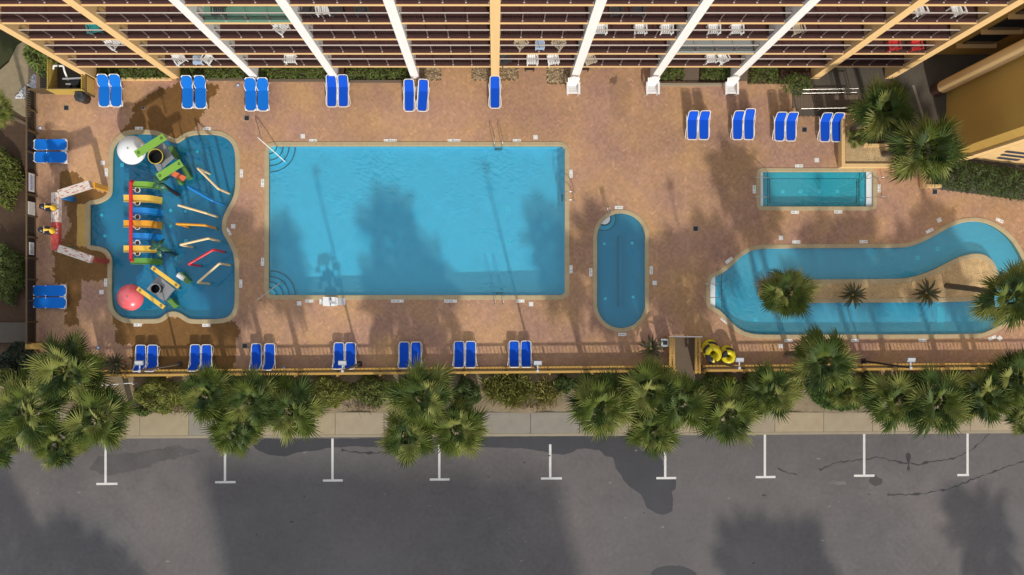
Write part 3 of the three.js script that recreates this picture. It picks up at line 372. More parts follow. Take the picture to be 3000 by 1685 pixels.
const yard = struct('service_yard', prism(XZ([[2310, 250], [2335, 300], [2335, 340], [2470, 340], [2470, 488], [2700, 488], [2700, 548], [2760, 556], [3120, 600], [3120, 150], [2390, 150], [2390, 225]]), -0.034, 0.004), M.greyConcrete);
for (const [a, b, c, d, tilt] of [[2352, 2515, 262, 268, 0], [2352, 2510, 273, 277, 0], [2347, 2515, 318, 324, 0]]) { const t = thing('ramp_handrail', `pale metal ramp handrail ${c === 262 ? 'backmost along the shaded ramp' : c === 273 ? 'lower bar along the back of the shaded ramp' : 'beside the last loungers along the shaded ramp'}`, 'handrail'); const p = W(a, c, 0.95), q = W(b, c - 3, 0.95); part(t, 'rail', rod(p, q, 0.03), M.steel); for (const k of [0.02, 0.35, 0.7, 0.98]) { const u = p.clone().lerp(q, k); part(t, 'post', rod(V(u.x, 0, u.z), u, 0.022), M.steel); } }
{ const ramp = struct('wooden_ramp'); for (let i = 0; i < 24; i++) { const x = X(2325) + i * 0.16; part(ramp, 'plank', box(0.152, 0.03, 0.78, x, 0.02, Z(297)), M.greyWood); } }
part(yard, 'painted_line', sheet(XZ([[2672, 250], [2679, 249], [2710, 345], [2702, 346]]), 0.008), mat([0.24, 0.21, 0.17], 0.9));

// ---------- yellow planters ----------
const planter = thing('planter', 'L-shaped yellow stucco planter filled with pale mulch', 'planter');
{ const a = [[2466, 330, 2477, 489], [2477, 479, 2625, 489], [2531, 330, 2541, 430], [2541, 421, 2625, 430], [2477, 330, 2531, 337], [2617, 430, 2625, 479]]; for (const [x0, y0, x1, y1] of a) { const p = W(x0, y0, 0.6), q = W(x1, y1, 0.6); part(planter, 'planter_wall', box(q.x - p.x - 0.004, 0.63, q.z - p.z - 0.004, (p.x + q.x) / 2, 0.285, (p.z + q.z) / 2), M.yellowStucco); }
  part(planter, 'mulch', prism([[W(2478, 338, 0.5).x, W(2478, 338, 0.5).z], [W(2530, 338, 0.5).x, W(2530, 338, 0.5).z], [W(2530, 338, .5).x, W(2530, 430, 0.5).z], [W(2616, 430, .5).x, W(2616, 431, 0.5).z], [W(2616, 430, .5).x, W(2616, 478, 0.5).z], [W(2478, 338, .5).x, W(2616, 478, 0.5).z]], 0, 0.5), M.mulch); }
{ const t = thing('planter', 'short yellow planter corner at the end of the clipped hedge', 'planter'); for (const [x0, y0, x1, y1] of [[2704, 500, 2714, 549], [2714, 540, 2760, 549]]) { const p = W(x0, y0, 0.45), q = W(x1, y1, 0.45); part(t, 'planter_wall', box(q.x - p.x - 0.004, 0.47, q.z - p.z - 0.004, (p.x + q.x) / 2, 0.215, (p.z + q.z) / 2), M.yellowStucco); } const p = W(2715, 500, 0.3), q = W(2758, 540, 0.3); part(t, 'mulch', box(q.x - p.x, 0.3, q.z - p.z, (p.x + q.x) / 2, 0.15, (p.z + q.z) / 2), M.mulch); }
// mulch beds below the balconies
beds.forEach((b, i) => { if ([4, 5, 6].includes(i)) { const s = struct('mulch_bed', prism(b, -0.034, -0.006), M.chips); } else struct('hedge_bed', prism(b, -0.034, 0.0), M.soil); });
{ // low timber and stucco edging along the beds
  for (const [a, b, y, m, l] of [[282, 505, 233, M.yellowStucco, 'yellow'], [520, 735, 234, M.greyWood, 'grey'], [752, 960, 237, M.greyWood, 'grey'], [1005, 1205, 240, M.greyWood, 'grey'], [1930, 2148, 249, M.concrete, 'pale']]) { const s = struct('bed_edging', box(X(b) - X(a), 0.2, 0.14, (X(a) + X(b)) / 2, 0.09, Z(y)), m); }
}

// ---------- fences ----------
const fz = px => Z(1092) - (px - 330) / 50 * 0.0082; // fence line
function fenceRun(a, b, label) {
  const t = thing('yellow_fence', label, 'fence'), x0 = X(a), x1 = X(b), z0 = fz(a), z1 = fz(b), n = Math.round((x1 - x0) / 2.4);
  part(t, 'low_wall', prism([[x0, z0 - 0.13], [x1, z1 - 0.13], [x1, z1 + 0.13], [x0, z0 + 0.13]], -0.34, 0.44), M.brownWood);
  for (let i = 0; i < n; i++) { const u = i / n, v = (i + 1) / n, xa = x0 + (x1 - x0) * u + 0.004, xb = x0 + (x1 - x0) * v - 0.004, za = z0 + (z1 - z0) * u, zb = z0 + (z1 - z0) * v;
    part(t, 'wall_cap', beam(V(xa, 0.462, za - 0.115), V(xb, 0.462, zb - 0.115), 0.14, 0.04), M.yellowWood);
    part(t, 'top_rail', beam(V(xa, 1.0, za + 0.1), V(xb, 1.0, zb + 0.1), 0.13, 0.04), M.yellowWood);
    part(t, 'lower_rail', beam(V(xa, 0.56, za + 0.1), V(xb, 0.56, zb + 0.1), 0.04, 0.07), M.yellowWood);
    const k = 11, l = []; for (let j = 1; j < k; j++) { const f = j / k; part(t, 'picket', box(0.035, 0.46, 0.03, xa + (xb - xa) * f, 0.77, za + (zb - za) * f + 0.1), M.yellowWood); } }
  for (let i = 0; i <= n; i++) { const u = i / n; part(t, 'post', box(0.09, 1.3, 0.09, x0 + (x1 - x0) * u, 0.33, z0 + (z1 - z0) * u + 0.1 + 0.12), M.yellowWood); }
}
fenceRun(262, 1975, 'long yellow timber fence on a low wall below the large pool'); fenceRun(2054, 3080, 'yellow timber fence on a low wall below the lazy river');
{ // boardwalk and its railings
  const bw = struct('boardwalk'); for (let i = 0; i < 17; i++) part(bw, 'plank', box(X(2036) - X(1978), 0.03, 0.152, (X(2036) + X(1978)) / 2, 0.022, Z(988) + 0.08 + i * 0.16), M.greyWood);
  for (const [a, b, l] of [[1962, 1977, 'the sago palm'], [2037, 2052, 'the stacked yellow tubes']]) { const t = thing('boardwalk_railing', `double yellow boardwalk railing on the side of ${l}`, 'railing'); for (const [px, w] of [[a + 2, 0.13], [b - 2, 0.10]]) part(t, 'top_rail', box(w, 0.04, 2.1, W(px, 0, 1).x, 1.02, (Z(988) + Z(1094)) / 2 * 0.985), M.yellowWood); for (let i = 0; i < 16; i++) part(t, 'picket', box(0.035, 1.0, 0.035, W(a + 9, 0, 1).x, 0.5, Z(990) * 0.985 + i * 0.13), M.yellowWood); for (let i = 0; i < 3; i++) part(t, 'post', box(0.1, 1.06, 0.1, W(a + 8, 0, 1).x, 0.5, Z(990) * 0.98 + i * 0.98), M.yellowWood); }
  const g = thing('boardwalk_gate', 'timber gate with pale top rail at the deck end of the boardwalk', 'gate'); part(g, 'top_rail', beam(W(1962, 986, 1.1), W(2058, 987, 1.1), 0.07, 0.05), M.alu); for (let i = 0; i < 12; i++) { const p = W(1982 + i * 4.8, 987, 0.9); part(g, 'gate_picket', box(0.06, 0.9, 0.025, p.x, 0.52, p.z), M.yellowWood); } for (const x of [1962, 2054]) { const p = W(x, 987, 1.1); part(g, 'gate_post', box(0.1, 1.14, 0.1, p.x, 0.52, p.z), M.yellowWood); }
}
{ // brown slat fence beside the deck, on the lawn side
  const t = thing('brown_fence', 'dark brown slat fence along the lawn, hung with three signs', 'fence'), x = X(107), z0 = Z(268), z1 = Z(1004), n = 12;
  for (let i = 0; i < n; i++) { const a = z0 + (z1 - z0) * i / n, b = z0 + (z1 - z0) * (i + 1) / n, c = (a + b) / 2; part(t, 'top_rail', box(0.09, 0.05, b - a - 0.01, x, 1.2, c), M.brownWood); part(t, 'fence_rail', box(0.05, 0.09, b - a - 0.06, x, 0.18, c), M.brownWood); for (let j = 0; j < 9; j++) part(t, 'slat', box(0.03, 1.0, (b - a) / 9 - (i < 2 ? 0.055 : 0.012), x - 0.02, 0.66, a + (b - a) * (j + 0.5) / 9), M.darkWood); part(t, 'post', box(0.1, 1.3, 0.1, x, 0.6, a), M.brownWood); }
  part(t, 'post', box(0.1, 1.3, 0.1, x, 0.6, z1), M.brownWood);
}
for (const [py, L, wd, l, ink] of [[534, 1.05, 0.62, 'white sign with blue print on the brown fence, facing the bird frame', '#4a58a8'], [610, 0.74, 0.8, 'blank pale sign in the middle of the brown fence', null], [728, 0.72, 0.55, 'small white sign with grey print and border on the brown fence', '#56627e']]) {
  const t = thing('fence_sign', l, 'sign', [X(107) + 0.055, 0, Z(py) * 0.985]); part(t, 'sign_board', box(0.03, wd, L, 0, 0.72, 0), M.lid); if (!ink) continue;
  const g = new THREE.PlaneGeometry(L - 0.03, wd - 0.03); g.rotateY(Math.PI / 2); g.translate(0.018, 0.72, 0); const c = document.createElement('canvas'); c.width = 256; c.height = 150; const q = c.getContext('2d'), r = rng(py); q.fillStyle = '#dfe0e8'; q.fillRect(0, 0, 256, 150); q.fillStyle = ink;
  for (let k = 0; k < 5; k++) { let x = 16; while (x < 225) { const w = 8 + r() * 30; q.fillRect(x, 16 + k * 25, Math.min(w, 240 - x), k === 1 || k === 2 ? 17 : 8); x += w + 7; } }   // print too small to read
  const ct = new THREE.CanvasTexture(c); ct.colorSpace = THREE.SRGBColorSpace; part(t, 'sign_face', g, new THREE.MeshStandardMaterial({ map: ct, roughness: 0.6 }));
}
{ // pump enclosure in the corner
  const pumpM = mat([0.76, 0.58, 0.14], 0.75, { map: tiled(woodMap, 0.8) });
  const t = thing('pump_enclosure', 'yellow picket pump enclosure in the corner below the building', 'fence'), h = 1.25, A = W(138, 214, h), B = W(238, 262, h);
  const run = (p, q) => { const d = q.clone().sub(p), n = Math.round(d.length() / 0.12); for (let i = 0; i <= n; i++) { const u = p.clone().lerp(q, i / n); part(t, 'picket', box(0.085, h, 0.085 * 0.5, u.x, h / 2, u.z, Math.abs(d.x) < 0.1 ? Math.PI / 2 : 0), pumpM); } part(t, 'rail', beam(V(p.x, 0.9, p.z - (Math.abs(d.z) < 0.1 ? 0.05 : 0)), V(q.x, 0.9, q.z - (Math.abs(d.z) < 0.1 ? 0.05 : 0)), 0.05, 0.09), pumpM); };
  run(V(A.x, 0, B.z), V(B.x, 0, B.z)); run(V(A.x, 0, A.z - 1), V(A.x, 0, B.z - 0.1)); run(V(B.x, 0, A.z), V(B.x, 0, B.z - 0.1));
  const s = thing('louvre_gate', 'brown louvred gate panel beside the black trash bin', 'gate'); const P = W(246, 246, 1.1); for (let i = 0; i < 8; i++) part(s, 'louvre', box(0.05, 0.1, 0.95, P.x + 0.13, 0.15 + i * 0.13, P.z, 0, 0.5), M.yellowWood); part(s, 'gate_frame', merge([box(0.07, 1.2, 0.08, P.x + 0.13, 0.6, P.z - 0.5), box(0.07, 1.2, 0.08, P.x + 0.13, 0.6, P.z + 0.5), box(0.07, 0.08, 0.92, P.x + 0.13, 1.16, P.z)]), M.brownWood);
  const f = thing('back_fence', 'short brown slat fence running from pump enclosure to the lawn', 'fence'); const a = X(107), b = X(262), z = Z(275); part(f, 'top_rail', box(b - a, 0.05, 0.09, (a + b) / 2, 1.2, z), M.brownWood); for (let i = 0; i < 26; i++) part(f, 'slat', box(0.085, 1.1, 0.03, a + 0.1 + i * (b - a - 0.2) / 25, 0.6, z - 0.03), i > 9 ? M.yellowWood : M.brownWood);
  const pp = thing('pool_pump', 'white pipework and black pump inside the yellow enclosure', 'pump'); const c = W(205, 245, 0.4); part(pp, 'pump_body', merge([cyl(0.28, 0.26, 0.6, 18, c.x + 0.35, 0, c.z - 0.1)]), M.black); part(pp, 'motor', rod(V(c.x - 0.1, 0.3, c.z), V(c.x - 0.1, 0.3, c.z + 0.45), 0.14, 14), M.black);
  for (const q of [[[-0.4, 0.9, -0.9], [-0.15, 0.95, -0.9], [-0.1, 0.9, -0.6], [-0.1, 0.45, -0.2]], [[-0.3, 0.7, -0.2], [0.2, 0.7, -0.22], [0.8, 0.7, -0.25]], [[-0.75, 0.9, -0.7], [-0.7, 0.95, -0.9], [-0.5, 0.95, -0.9]], [[-0.2, 0.5, 0.05], [0.1, 0.5, 0.05]]]) part(pp, 'pipe', pipe(q.map(v => V(c.x + v[0], v[1], c.z + v[2])), 0.055, 24, 8), M.white);
  struct('pump_pad', box(2.9, 0.03, 2.4, X(190), -0.0, Z(215)), mat([0.06, 0.05, 0.04], 0.9));
}
{ const p = [X(252), 0, Z(291)], t = thing('trash_bin', 'black trash bin with square opening beside the louvred gate', 'bin', p); part(t, 'bin_body', cyl(0.30, 0.34, 0.85, 8), M.black); part(t, 'bin_hood', cyl(0.36, 0.26, 0.16, 8, 0, 0.85, 0), mat([0.03, 0.032, 0.036], 0.5)); part(t, 'opening', box(0.2, 0.02, 0.2, 0, 1.012, 0), M.drain); }
{ const p = [X(1941), 0, Z(1003)], t = thing('trash_bin', 'grey square trash bin between sago palm and boardwalk railing', 'bin', p); part(t, 'bin_body', box(0.42, 0.8, 0.42, 0, 0.4, 0), M.grey); part(t, 'bin_lid', box(0.46, 0.06, 0.46, 0, 0.83, 0), M.paleGrey); part(t, 'opening', box(0.24, 0.02, 0.24, 0, 0.866, 0), M.drain); }

// ---------- lamp posts ----------
for (const [px, l, hd] of [[527, 'beside the wet patch loungers'], [1054, 'beside the middle lounger pair of fence row'], [1561, 'past the last loungers of the fence row'], [2085, 'beside the stacked yellow tubes'], [2530, 'on open deck below the lazy river']]) {
  const z = Z(px < 2000 ? 1066 : 1058), x = X(px), t = thing('lamp_post', 'slim lamp post with floodlight head ' + l, 'lamp', [x, 0, z]);
  part(t, 'pole', cyl(0.065, 0.05, 6.3, 10), px === 2530 ? M.bronze : M.greyWood); part(t, 'base_plate', box(0.3, 0.03, 0.3, 0, 0.015, 0), M.bronze); part(t, 'bracket', box(0.06, 0.05, 0.5, 0, 6.32, -0.2), M.paleGrey);
  const h = part(t, 'floodlight', box(0.42, 0.14, 0.22, 0, 6.36, -0.42, 0, 0, 0.25), M.grey); part(h, 'heat_fin', box(0.38, 0.05, 0.14, 0, 6.45, -0.44), M.paleGrey); part(t, 'bracket_cap', box(0.12, 0.1, 0.12, 0, 6.35, 0.02), M.paleGrey);
}

// ---------- loungers ----------
const loungerCache = {};
function loungerGeos(kind, ang) {
  const key = kind + ang; if (loungerCache[key]) return loungerCache[key];
  const hw = 0.29, sh = 0.34, L = kind === 'A' ? 1.18 : 1.16, B = kind === 'A' ? 0.74 : 0.72, a = ang * Math.PI / 180, cb = Math.cos(a), sb = Math.sin(a);
  // foot end at z = 0, hinge at z = -L, head beyond
  const back = (x, t) => V(x, sh + t * sb, -L - t * cb);
  const cloth = (f, n, w, cut) => { const p = [], ix = []; for (let i = 0; i <= n; i++) { const t = i / n, e = cut(t); for (let j = 0; j <= 4; j++) { const u = j / 4 * 2 - 1, v = f(u * w * e, t); v.y -= (1 - u * u) * 0.018; p.push(v.x, v.y, v.z); } } for (let i = 0; i < n; i++) for (let j = 0; j < 4; j++) { const q = i * 5 + j; ix.push(q, q + 1, q + 5, q + 5, q + 1, q + 6); } const g = new THREE.BufferGeometry(); g.setAttribute('position', new THREE.Float32BufferAttribute(p, 3)); g.setIndex(ix); g.computeVertexNormals(); return g; };
  const G = {}, w = kind === 'A' ? 0.315 : 0.255;
  G.seat = cloth((x, t) => V(x, sh + 0.03 + (kind === 'A' ? 0.015 : 0), -0.035 - t * (L - 0.035)), 10, w, t => t < 0.12 ? 0.72 + 0.28 * t / 0.12 : 1);
  G.back = cloth((x, t) => { const v = back(x, t * (B - 0.035)); v.y += 0.03 * cb + (kind === 'A' ? 0.015 : 0); v.z -= -0.03 * sb; return v; }, 8, w, t => t > 0.82 ? 1 - 0.28 * (t - 0.82) / 0.18 : 1);
  const r = 0.024, loopS = [V(-hw, sh, -L), V(-hw, sh, -0.2), V(-hw + 0.02, sh, -0.05), V(-hw + 0.1, sh, 0), V(hw - 0.1, sh, 0), V(hw - 0.02, sh, -0.05), V(hw, sh, -0.2), V(hw, sh, -L)];
  G.seatFrame = pipe(loopS, r, 44, 6, 0.3);
  const lb = [back(-hw, 0.02), back(-hw, B * 0.75), back(-hw + 0.03, B - 0.05), back(-hw + 0.11, B), back(hw - 0.11, B), back(hw - 0.03, B - 0.05), back(hw, B * 0.75), back(hw, 0.02)];
  G.backFrame = pipe(lb, r, 44, 6, 0.3);
  G.arm = s => kind === 'A' && ang < 10 ? rod(V(s * hw, 0.02, -L - 0.3), V(s * hw, sh, -L - 0.3), 0.022, 6) : kind === 'A' ? pipe([V(s * hw, sh, -L + 0.02), V(s * (hw + 0.03), sh + 0.2, -L - 0.1), V(s * (hw + 0.07), sh + 0.22, -L - 0.28), V(s * (hw + 0.03), sh + 0.05, -L - 0.5), V(s * (hw + 0.02), 0.02, -L - 0.5)], 0.022, 26, 6, 0.4)
    : pipe([V(s * hw, 0.03, -0.12), V(s * (hw + 0.07), 0.14, -0.22), V(s * (hw + 0.06), sh - 0.02, -0.55), V(s * (hw + 0.02), sh + 0.02, -0.78), V(s * (hw + 0.06), sh + 0.12, -L - 0.05), V(s * (hw + 0.08), sh + 0.1, -L - 0.25), V(s * (hw + 0.03), 0.03, -L - 0.38)], 0.02, 40, 6, 0.4);
  G.tab = (s, z, f) => { const g = box(0.16, 0.02, 0.05, s * (hw - 0.05), sh + 0.045, z, s * f * 0.78); return g; };
  G.bow = s => pipe([V(s * hw, sh + 0.01, -0.45), V(s * (hw + 0.06), sh - 0.03, -0.2), V(s * (hw + 0.03), sh - 0.06, -0.02)], 0.026, 14, 6, 0.4);
  G.leg = (s, z) => rod(V(s * (hw - 0.01), 0, z), V(s * (hw - 0.01), sh, z + 0.03), 0.022, 6);
  G.knob = s => { const g = new THREE.SphereGeometry(0.036, 8, 6); g.translate(s * hw, sh + 0.03, -L - 0.01); return g; };
  G.stay = rod(V(-hw * 0.5, sh - 0.02, -L - 0.3 * cb), back(-hw * 0.5, B * 0.45), 0.015, 5);
  const o = { seat: G.seat, back: G.back, seatFrame: G.seatFrame, backFrame: G.backFrame, knobs: [G.knob(-1), G.knob(1)], arms: [G.arm(-1), G.arm(1)], legs: [G.leg(-1, -0.1), G.leg(1, -0.1), G.leg(-1, -L + 0.04), G.leg(1, -L + 0.04)], bows: kind === 'A' ? [G.bow(-1), G.bow(1)] : [], tabs: kind === 'A' ? [G.tab(-1, -0.05, 1), G.tab(1, -0.05, 1)] : [], stay: G.stay, headTabs: kind === 'A' ? [-1, 1].map(s => { const g = box(0.16, 0.02, 0.05, 0, 0.045, 0, -s * 0.78); g.rotateX(a); const v = back(s * (hw - 0.05), B - 0.03); g.translate(v.x, v.y, v.z); return g; }) : [] };
  return loungerCache[key] = o;
}
function lounger(kind, ang, px, py, turn, label) {
  const g = loungerGeos(kind, ang), p = W(px, py, 0.34), t = thing('sun_lounger', label, 'lounger', [p.x, 0, p.z], turn * Math.PI / 180, 'blue sun loungers around the pools'), m = kind === 'A' ? M.blueA : M.blueB;
  part(t, 'seat_sling', g.seat, m); part(t, 'back_sling', g.back, m); const f = part(t, 'seat_frame', g.seatFrame, M.white); const bf = part(t, 'back_frame', g.backFrame, M.white);
  g.knobs.forEach(q => part(bf, 'hinge_knob', q, M.white)); g.arms.forEach(q => part(t, 'armrest', q, M.white)); g.bows.forEach(q => part(t, 'side_bow', q, M.white)); g.legs.forEach(q => part(t, 'leg', q, M.white)); part(t, 'back_stay', g.stay, M.white);
  g.tabs.forEach(q => part(f, 'corner_tab', q, M.white)); g.headTabs.forEach(q => part(bf, 'corner_tab', q, M.white));
}
for (const [k, ang, x1, x2, y, turn, sides, where, a2 = ang, t2 = turn] of [
  ['A', 32, 306, 341, 313, 0, ['trash bin', 'wet patch'], 'of the pair below the end hedge'],
  ['A', 26, 550, 588, 318, 0, ['trash bin', 'valve cover'], 'of the pair at the top of the wet patch'],
  ['A', 20, 735, 771, 325, 0, ['valve cover', 'large pool'], 'of the third pale pair below the first white fin'],
  ['B', 30, 972, 1006, 313, 0, ['splash pool', 'ladder'], 'of the pair below the second white fin'],
  ['B', 30, 1199, 1236, 326, 0, ['splash pool', 'mulch bed'], 'of the splayed pair below the third white fin', 30, -4],
  ['B', 56, 2028, 2062, 409, 0, ['white chair', 'planter'], 'of the first upright pair above the spa'],
  ['B', 56, 2161, 2194, 409, 0, ['white chair', 'planter'], 'of the uneven second upright pair', 40],
  ['B', 56, 2284, 2317, 413, 0, ['white chair', 'ramp'], 'of the third upright pair before the ramp'],
  ['B', 56, 2417, 2451, 415, 0, ['drain', 'planter wall'], 'of the last upright pair against the planter'],
]) { const nm = k === 'A' ? 'pale blue lounger' : 'bright blue lounger'; lounger(k, ang, x1, y, turn, `${nm}, ${sides[0]} side ${where}`); lounger(k, a2, x2, y, t2, `${nm}, ${sides[1]} side ${where}`); }
lounger('B', 28, 1450, 317, 0, 'single bright blue lounger standing alone below the middle yellow fin');
for (const [y, l] of [[424, 'mushroom pair beside the brown fence, hedge half'], [461, 'mushroom pair by brown fence, bird frame half']]) lounger('A', 2, 197, y, 90, 'flat pale blue lounger, ' + l);
for (const [y, l] of [[852, 'bird frame half'], [887, 'palm half']]) lounger('A', 2, 194, y, 90, 'flat pale blue lounger, lower fence pair, ' + l);
for (const [x1, x2, y, l] of [[412, 447, 1011, 'first fence row pair, beside the sago palm'], [572, 605, 1010, 'the second fence row pair, on the wet patch'], [751, 790, 1007, 'the third fence row pair, next to a drain'], [993, 1027, 1004, 'the fourth fence row pair, beneath a lamp'], [1184, 1219, 1002, 'the fifth fence row pair, tips under a palm'], [1345, 1379, 1000, 'the sixth fence row pair, clear of palms'], [1506, 1541, 999, 'the last fence row pair, toward the boardwalk']]) { lounger('B', 62, x1, y, 180, `bright blue lounger, splash pool half of ${l}`); lounger('B', 62, x2, y, 180, `bright blue lounger, boardwalk half of ${l}`); }

// ---------- white fan-back garden chairs ----------
for (const [px, l] of [[1679, 'beside the mulch bed'], [1911, 'in the middle, below the timber steps'], [2142, 'beside the round shrub']]) {
  const p = W(px, 262, 0.3), t = thing('garden_chair', 'white slatted fan-back garden chair at a fin foot ' + l, 'chair', [p.x, 0, p.z], 0, 'white garden chairs at the fin feet');
  for (let i = 0; i < 5; i++) part(t, 'seat_slat', box(0.52, 0.022, 0.085, 0, 0.37 - i * 0.022, 0.22 - i * 0.1, 0, 0, 0.2), M.white);
  for (let i = -3; i <= 3; i++) { const g = new THREE.BoxGeometry(0.078, 0.88 - Math.abs(i) * 0.045, 0.02); g.translate(0, 0.44 - Math.abs(i) * 0.02, 0); g.rotateZ(-i * 0.045); g.rotateX(-0.42); g.translate(i * 0.072, 0.28, -0.22); part(t, 'back_slat', g, M.white); }
  for (const s of [-1, 1]) { part(t, 'armrest', box(0.12, 0.025, 0.72, s * 0.335, 0.56, -0.02), M.white); part(t, 'leg', box(0.03, 0.55, 0.09, s * 0.30, 0.275, 0.26), M.white); part(t, 'leg', beam(V(s * 0.27, 0.36, 0.24), V(s * 0.27, 0.02, -0.5), 0.03, 0.09), M.white); }
}

// ---------- rails, ladders, lift ----------
function railing(name, label, cat, pts, r = 0.024, m = M.steel) { const t = thing(name, label, cat); pts.forEach(q => part(t, 'rail', pipe(q, r, 40, 8, 0.35), m)); return t; }
{ const t = railing('stair_handrail', 'white handrail slanting over corner steps near first white skimmer lid', 'handrail', [[V(X(768), 0, Z(413)), V(X(764), 0.85, Z(409)), V(X(772), 0.9, Z(416)), V(X(800), 0.62, Z(441)), V(X(826), 0.3, Z(465)), V(X(833), -0.1, Z(472)), V(X(834), -0.5, Z(473))]], 0.026, M.white);
  railing('stair_handrail', 'steel handrail over corner steps on the fence side', 'handrail', [[V(X(766), 0, Z(880)), V(X(763), 0.85, Z(881)), V(X(772), 0.9, Z(874)), V(X(800), 0.6, Z(850)), V(X(826), 0.25, Z(829)), V(X(831), -0.5, Z(826))]]); }
function ladder(label, x, y, dir) { // dir: turn so that local -z points to the deck
  const t = thing('pool_ladder', label, 'ladder', [X(x), 0, Z(y)], dir, 'steel pool ladders'); for (const s of [-1, 1]) part(t, 'rail', pipe([V(s * 0.24, -0.03, -0.55), V(s * 0.24, 0.4, -0.56), V(s * 0.24, 0.72, -0.4), V(s * 0.24, 0.74, -0.1), V(s * 0.24, 0.5, 0.08), V(s * 0.24, -0.2, 0.1), V(s * 0.24, -0.62, 0.1)], 0.021, 40, 8, 0.4), M.steel); for (const yy of [-0.16, -0.42]) part(t, 'ladder_step', box(0.46, 0.03, 0.11, 0, yy, 0.13), M.navy); for (const s of [-1, 1]) part(t, 'foot_collar', cyl(0.05, 0.045, 0.03, 10, s * 0.24, 0, -0.55), M.steel); }
ladder('steel pool ladder on the building side of the large pool', 1460, 428, 0); ladder('steel pool ladder on the wading pool side of the large pool', 1655, 578, -Math.PI / 2); ladder('steel pool ladder on the fence side of the large pool', 1463, 865, Math.PI);
for (const [x, y, d, l] of [[2232, 525, -1, 'at the lounger end of the spa, near the planter'], [2232, 581, -1, 'at the lounger end of the spa, near the river'], [2554, 525, 1, 'at the hedge end of the spa, near the planter'], [2554, 581, 1, 'at the hedge end of the spa, near the river']]) railing('grab_rail', 'slim steel grab rail ' + l, 'handrail', [[V(X(x) + d * 0.62, -0.02, Z(y)), V(X(x) + d * 0.64, 0.7, Z(y)), V(X(x) + d * 0.3, 0.86, Z(y)), V(X(x) - d * 0.25, 0.5, Z(y)), V(X(x) - d * 0.5, 0.1, Z(y)), V(X(x) - d * 0.5, -0.35, Z(y))]], 0.02);
for (const [y, l] of [[833, 'near the oval pool lid'], [872, 'near the boardwalk']]) railing('grab_rail', 'slim steel grab rail at the lazy river steps ' + l, 'handrail', [[V(X(2052), -0.02, Z(y)), V(X(2052), 0.65, Z(y)), V(X(2066), 0.85, Z(y)), V(X(2092), 0.6, Z(y)), V(X(2110), 0.2, Z(y)), V(X(2112), -0.4, Z(y))]], 0.02);
railing('grab_rail', 'bent steel grab rail at the round step of the wading pool', 'handrail', [[V(X(1770), -0.02, Z(606)), V(X(1771), 0.7, Z(608)), V(X(1775), 0.8, Z(616)), V(X(1780), 0.55, Z(626)), V(X(1783), -0.3, Z(632))], [V(X(1776), -0.02, Z(604)), V(X(1777), 0.7, Z(606)), V(X(1781), 0.8, Z(613)), V(X(1786), 0.5, Z(624)), V(X(1788), -0.3, Z(630))]], 0.022);
{ const t = thing('pool_lift', 'white and grey pool lift with a folded seat at the large pool', 'pool lift', [X(976), 0, Z(884)]);
  part(t, 'base', box(0.62, 0.3, 0.5, -0.05, 0.15, 0), M.white); part(t, 'mast', box(0.16, 1.1, 0.16, 0.02, 0.55, 0), M.paleGrey); part(t, 'cover', box(0.7, 0.12, 0.52, -0.08, 0.9, 0, 0, 0.1), M.white); part(t, 'cover_gap', box(0.05, 0.02, 0.46, -0.0, 0.972, 0), M.black); part(t, 'seat', box(0.42, 0.06, 0.4, 0.6, 0.62, 0), M.paleGrey); part(t, 'seat_back', box(0.05, 0.46, 0.4, 0.42, 0.86, 0), M.white); part(t, 'arm', beam(V(0.05, 0.98, 0.1), V(0.62, 1.0, 0.1), 0.08, 0.08), M.paleGrey); part(t, 'footrest', box(0.26, 0.03, 0.3, -0.58, 0.5, 0), M.white); for (const z of [-0.1, 0.1]) part(t, 'footrest_bar', rod(V(-0.4, 0.7, z), V(-0.62, 0.5, z), 0.02, 6), M.steel); }

// ---------- water play ----------
function arch(m, label, b1, b2, h = 2.05) { const t = thing('spray_arch', label, 'spray arch', [0, 0, 0], 0, 'spray arches in the splash pool'); const a = V(X(b1[0]), -0.34, Z(b1[1])), b = V(X(b2[0]), -0.34, Z(b2[1])); const A = a.clone(), B = b.clone(); A.y = B.y = h; const top = pipe([A.clone().setY(h - 0.14), A.clone().setY(h - 0.03), A.clone().lerp(B, 0.03), A.clone().lerp(B, 0.97), B.clone().setY(h - 0.03), B.clone().setY(h - 0.14)], 0.068, 60, 10, 0.05); part(t, 'top_pipe', top, m); part(t, 'upright_pipe', rod(a, A.clone().setY(h - 0.13), 0.068, 10), m); part(t, 'upright_pipe', rod(b, B.clone().setY(h - 0.13), 0.068, 10), m); }
arch(M.cream, 'cream spray arch at the deep corner by the green board', [611, 508], [669, 566]);
arch(M.playBlue, 'blue spray arch between two cream arches', [583, 560], [651, 599]);
arch(M.cream, 'cream spray arch between the blue arch and orange arch', [556, 612], [635, 635]);
arch(M.orange, 'orange spray arch in the middle of the row', [551, 665], [631, 669]);
arch(M.cream, 'cream spray arch between orange arch and red arch', [562, 724], [641, 706]);
arch(M.red, 'red spray arch toward the pink mushroom side', [585, 779], [655, 738]);
arch(M.cream, 'cream spray arch last in the row below the red arch', [611, 831], [672, 777]);
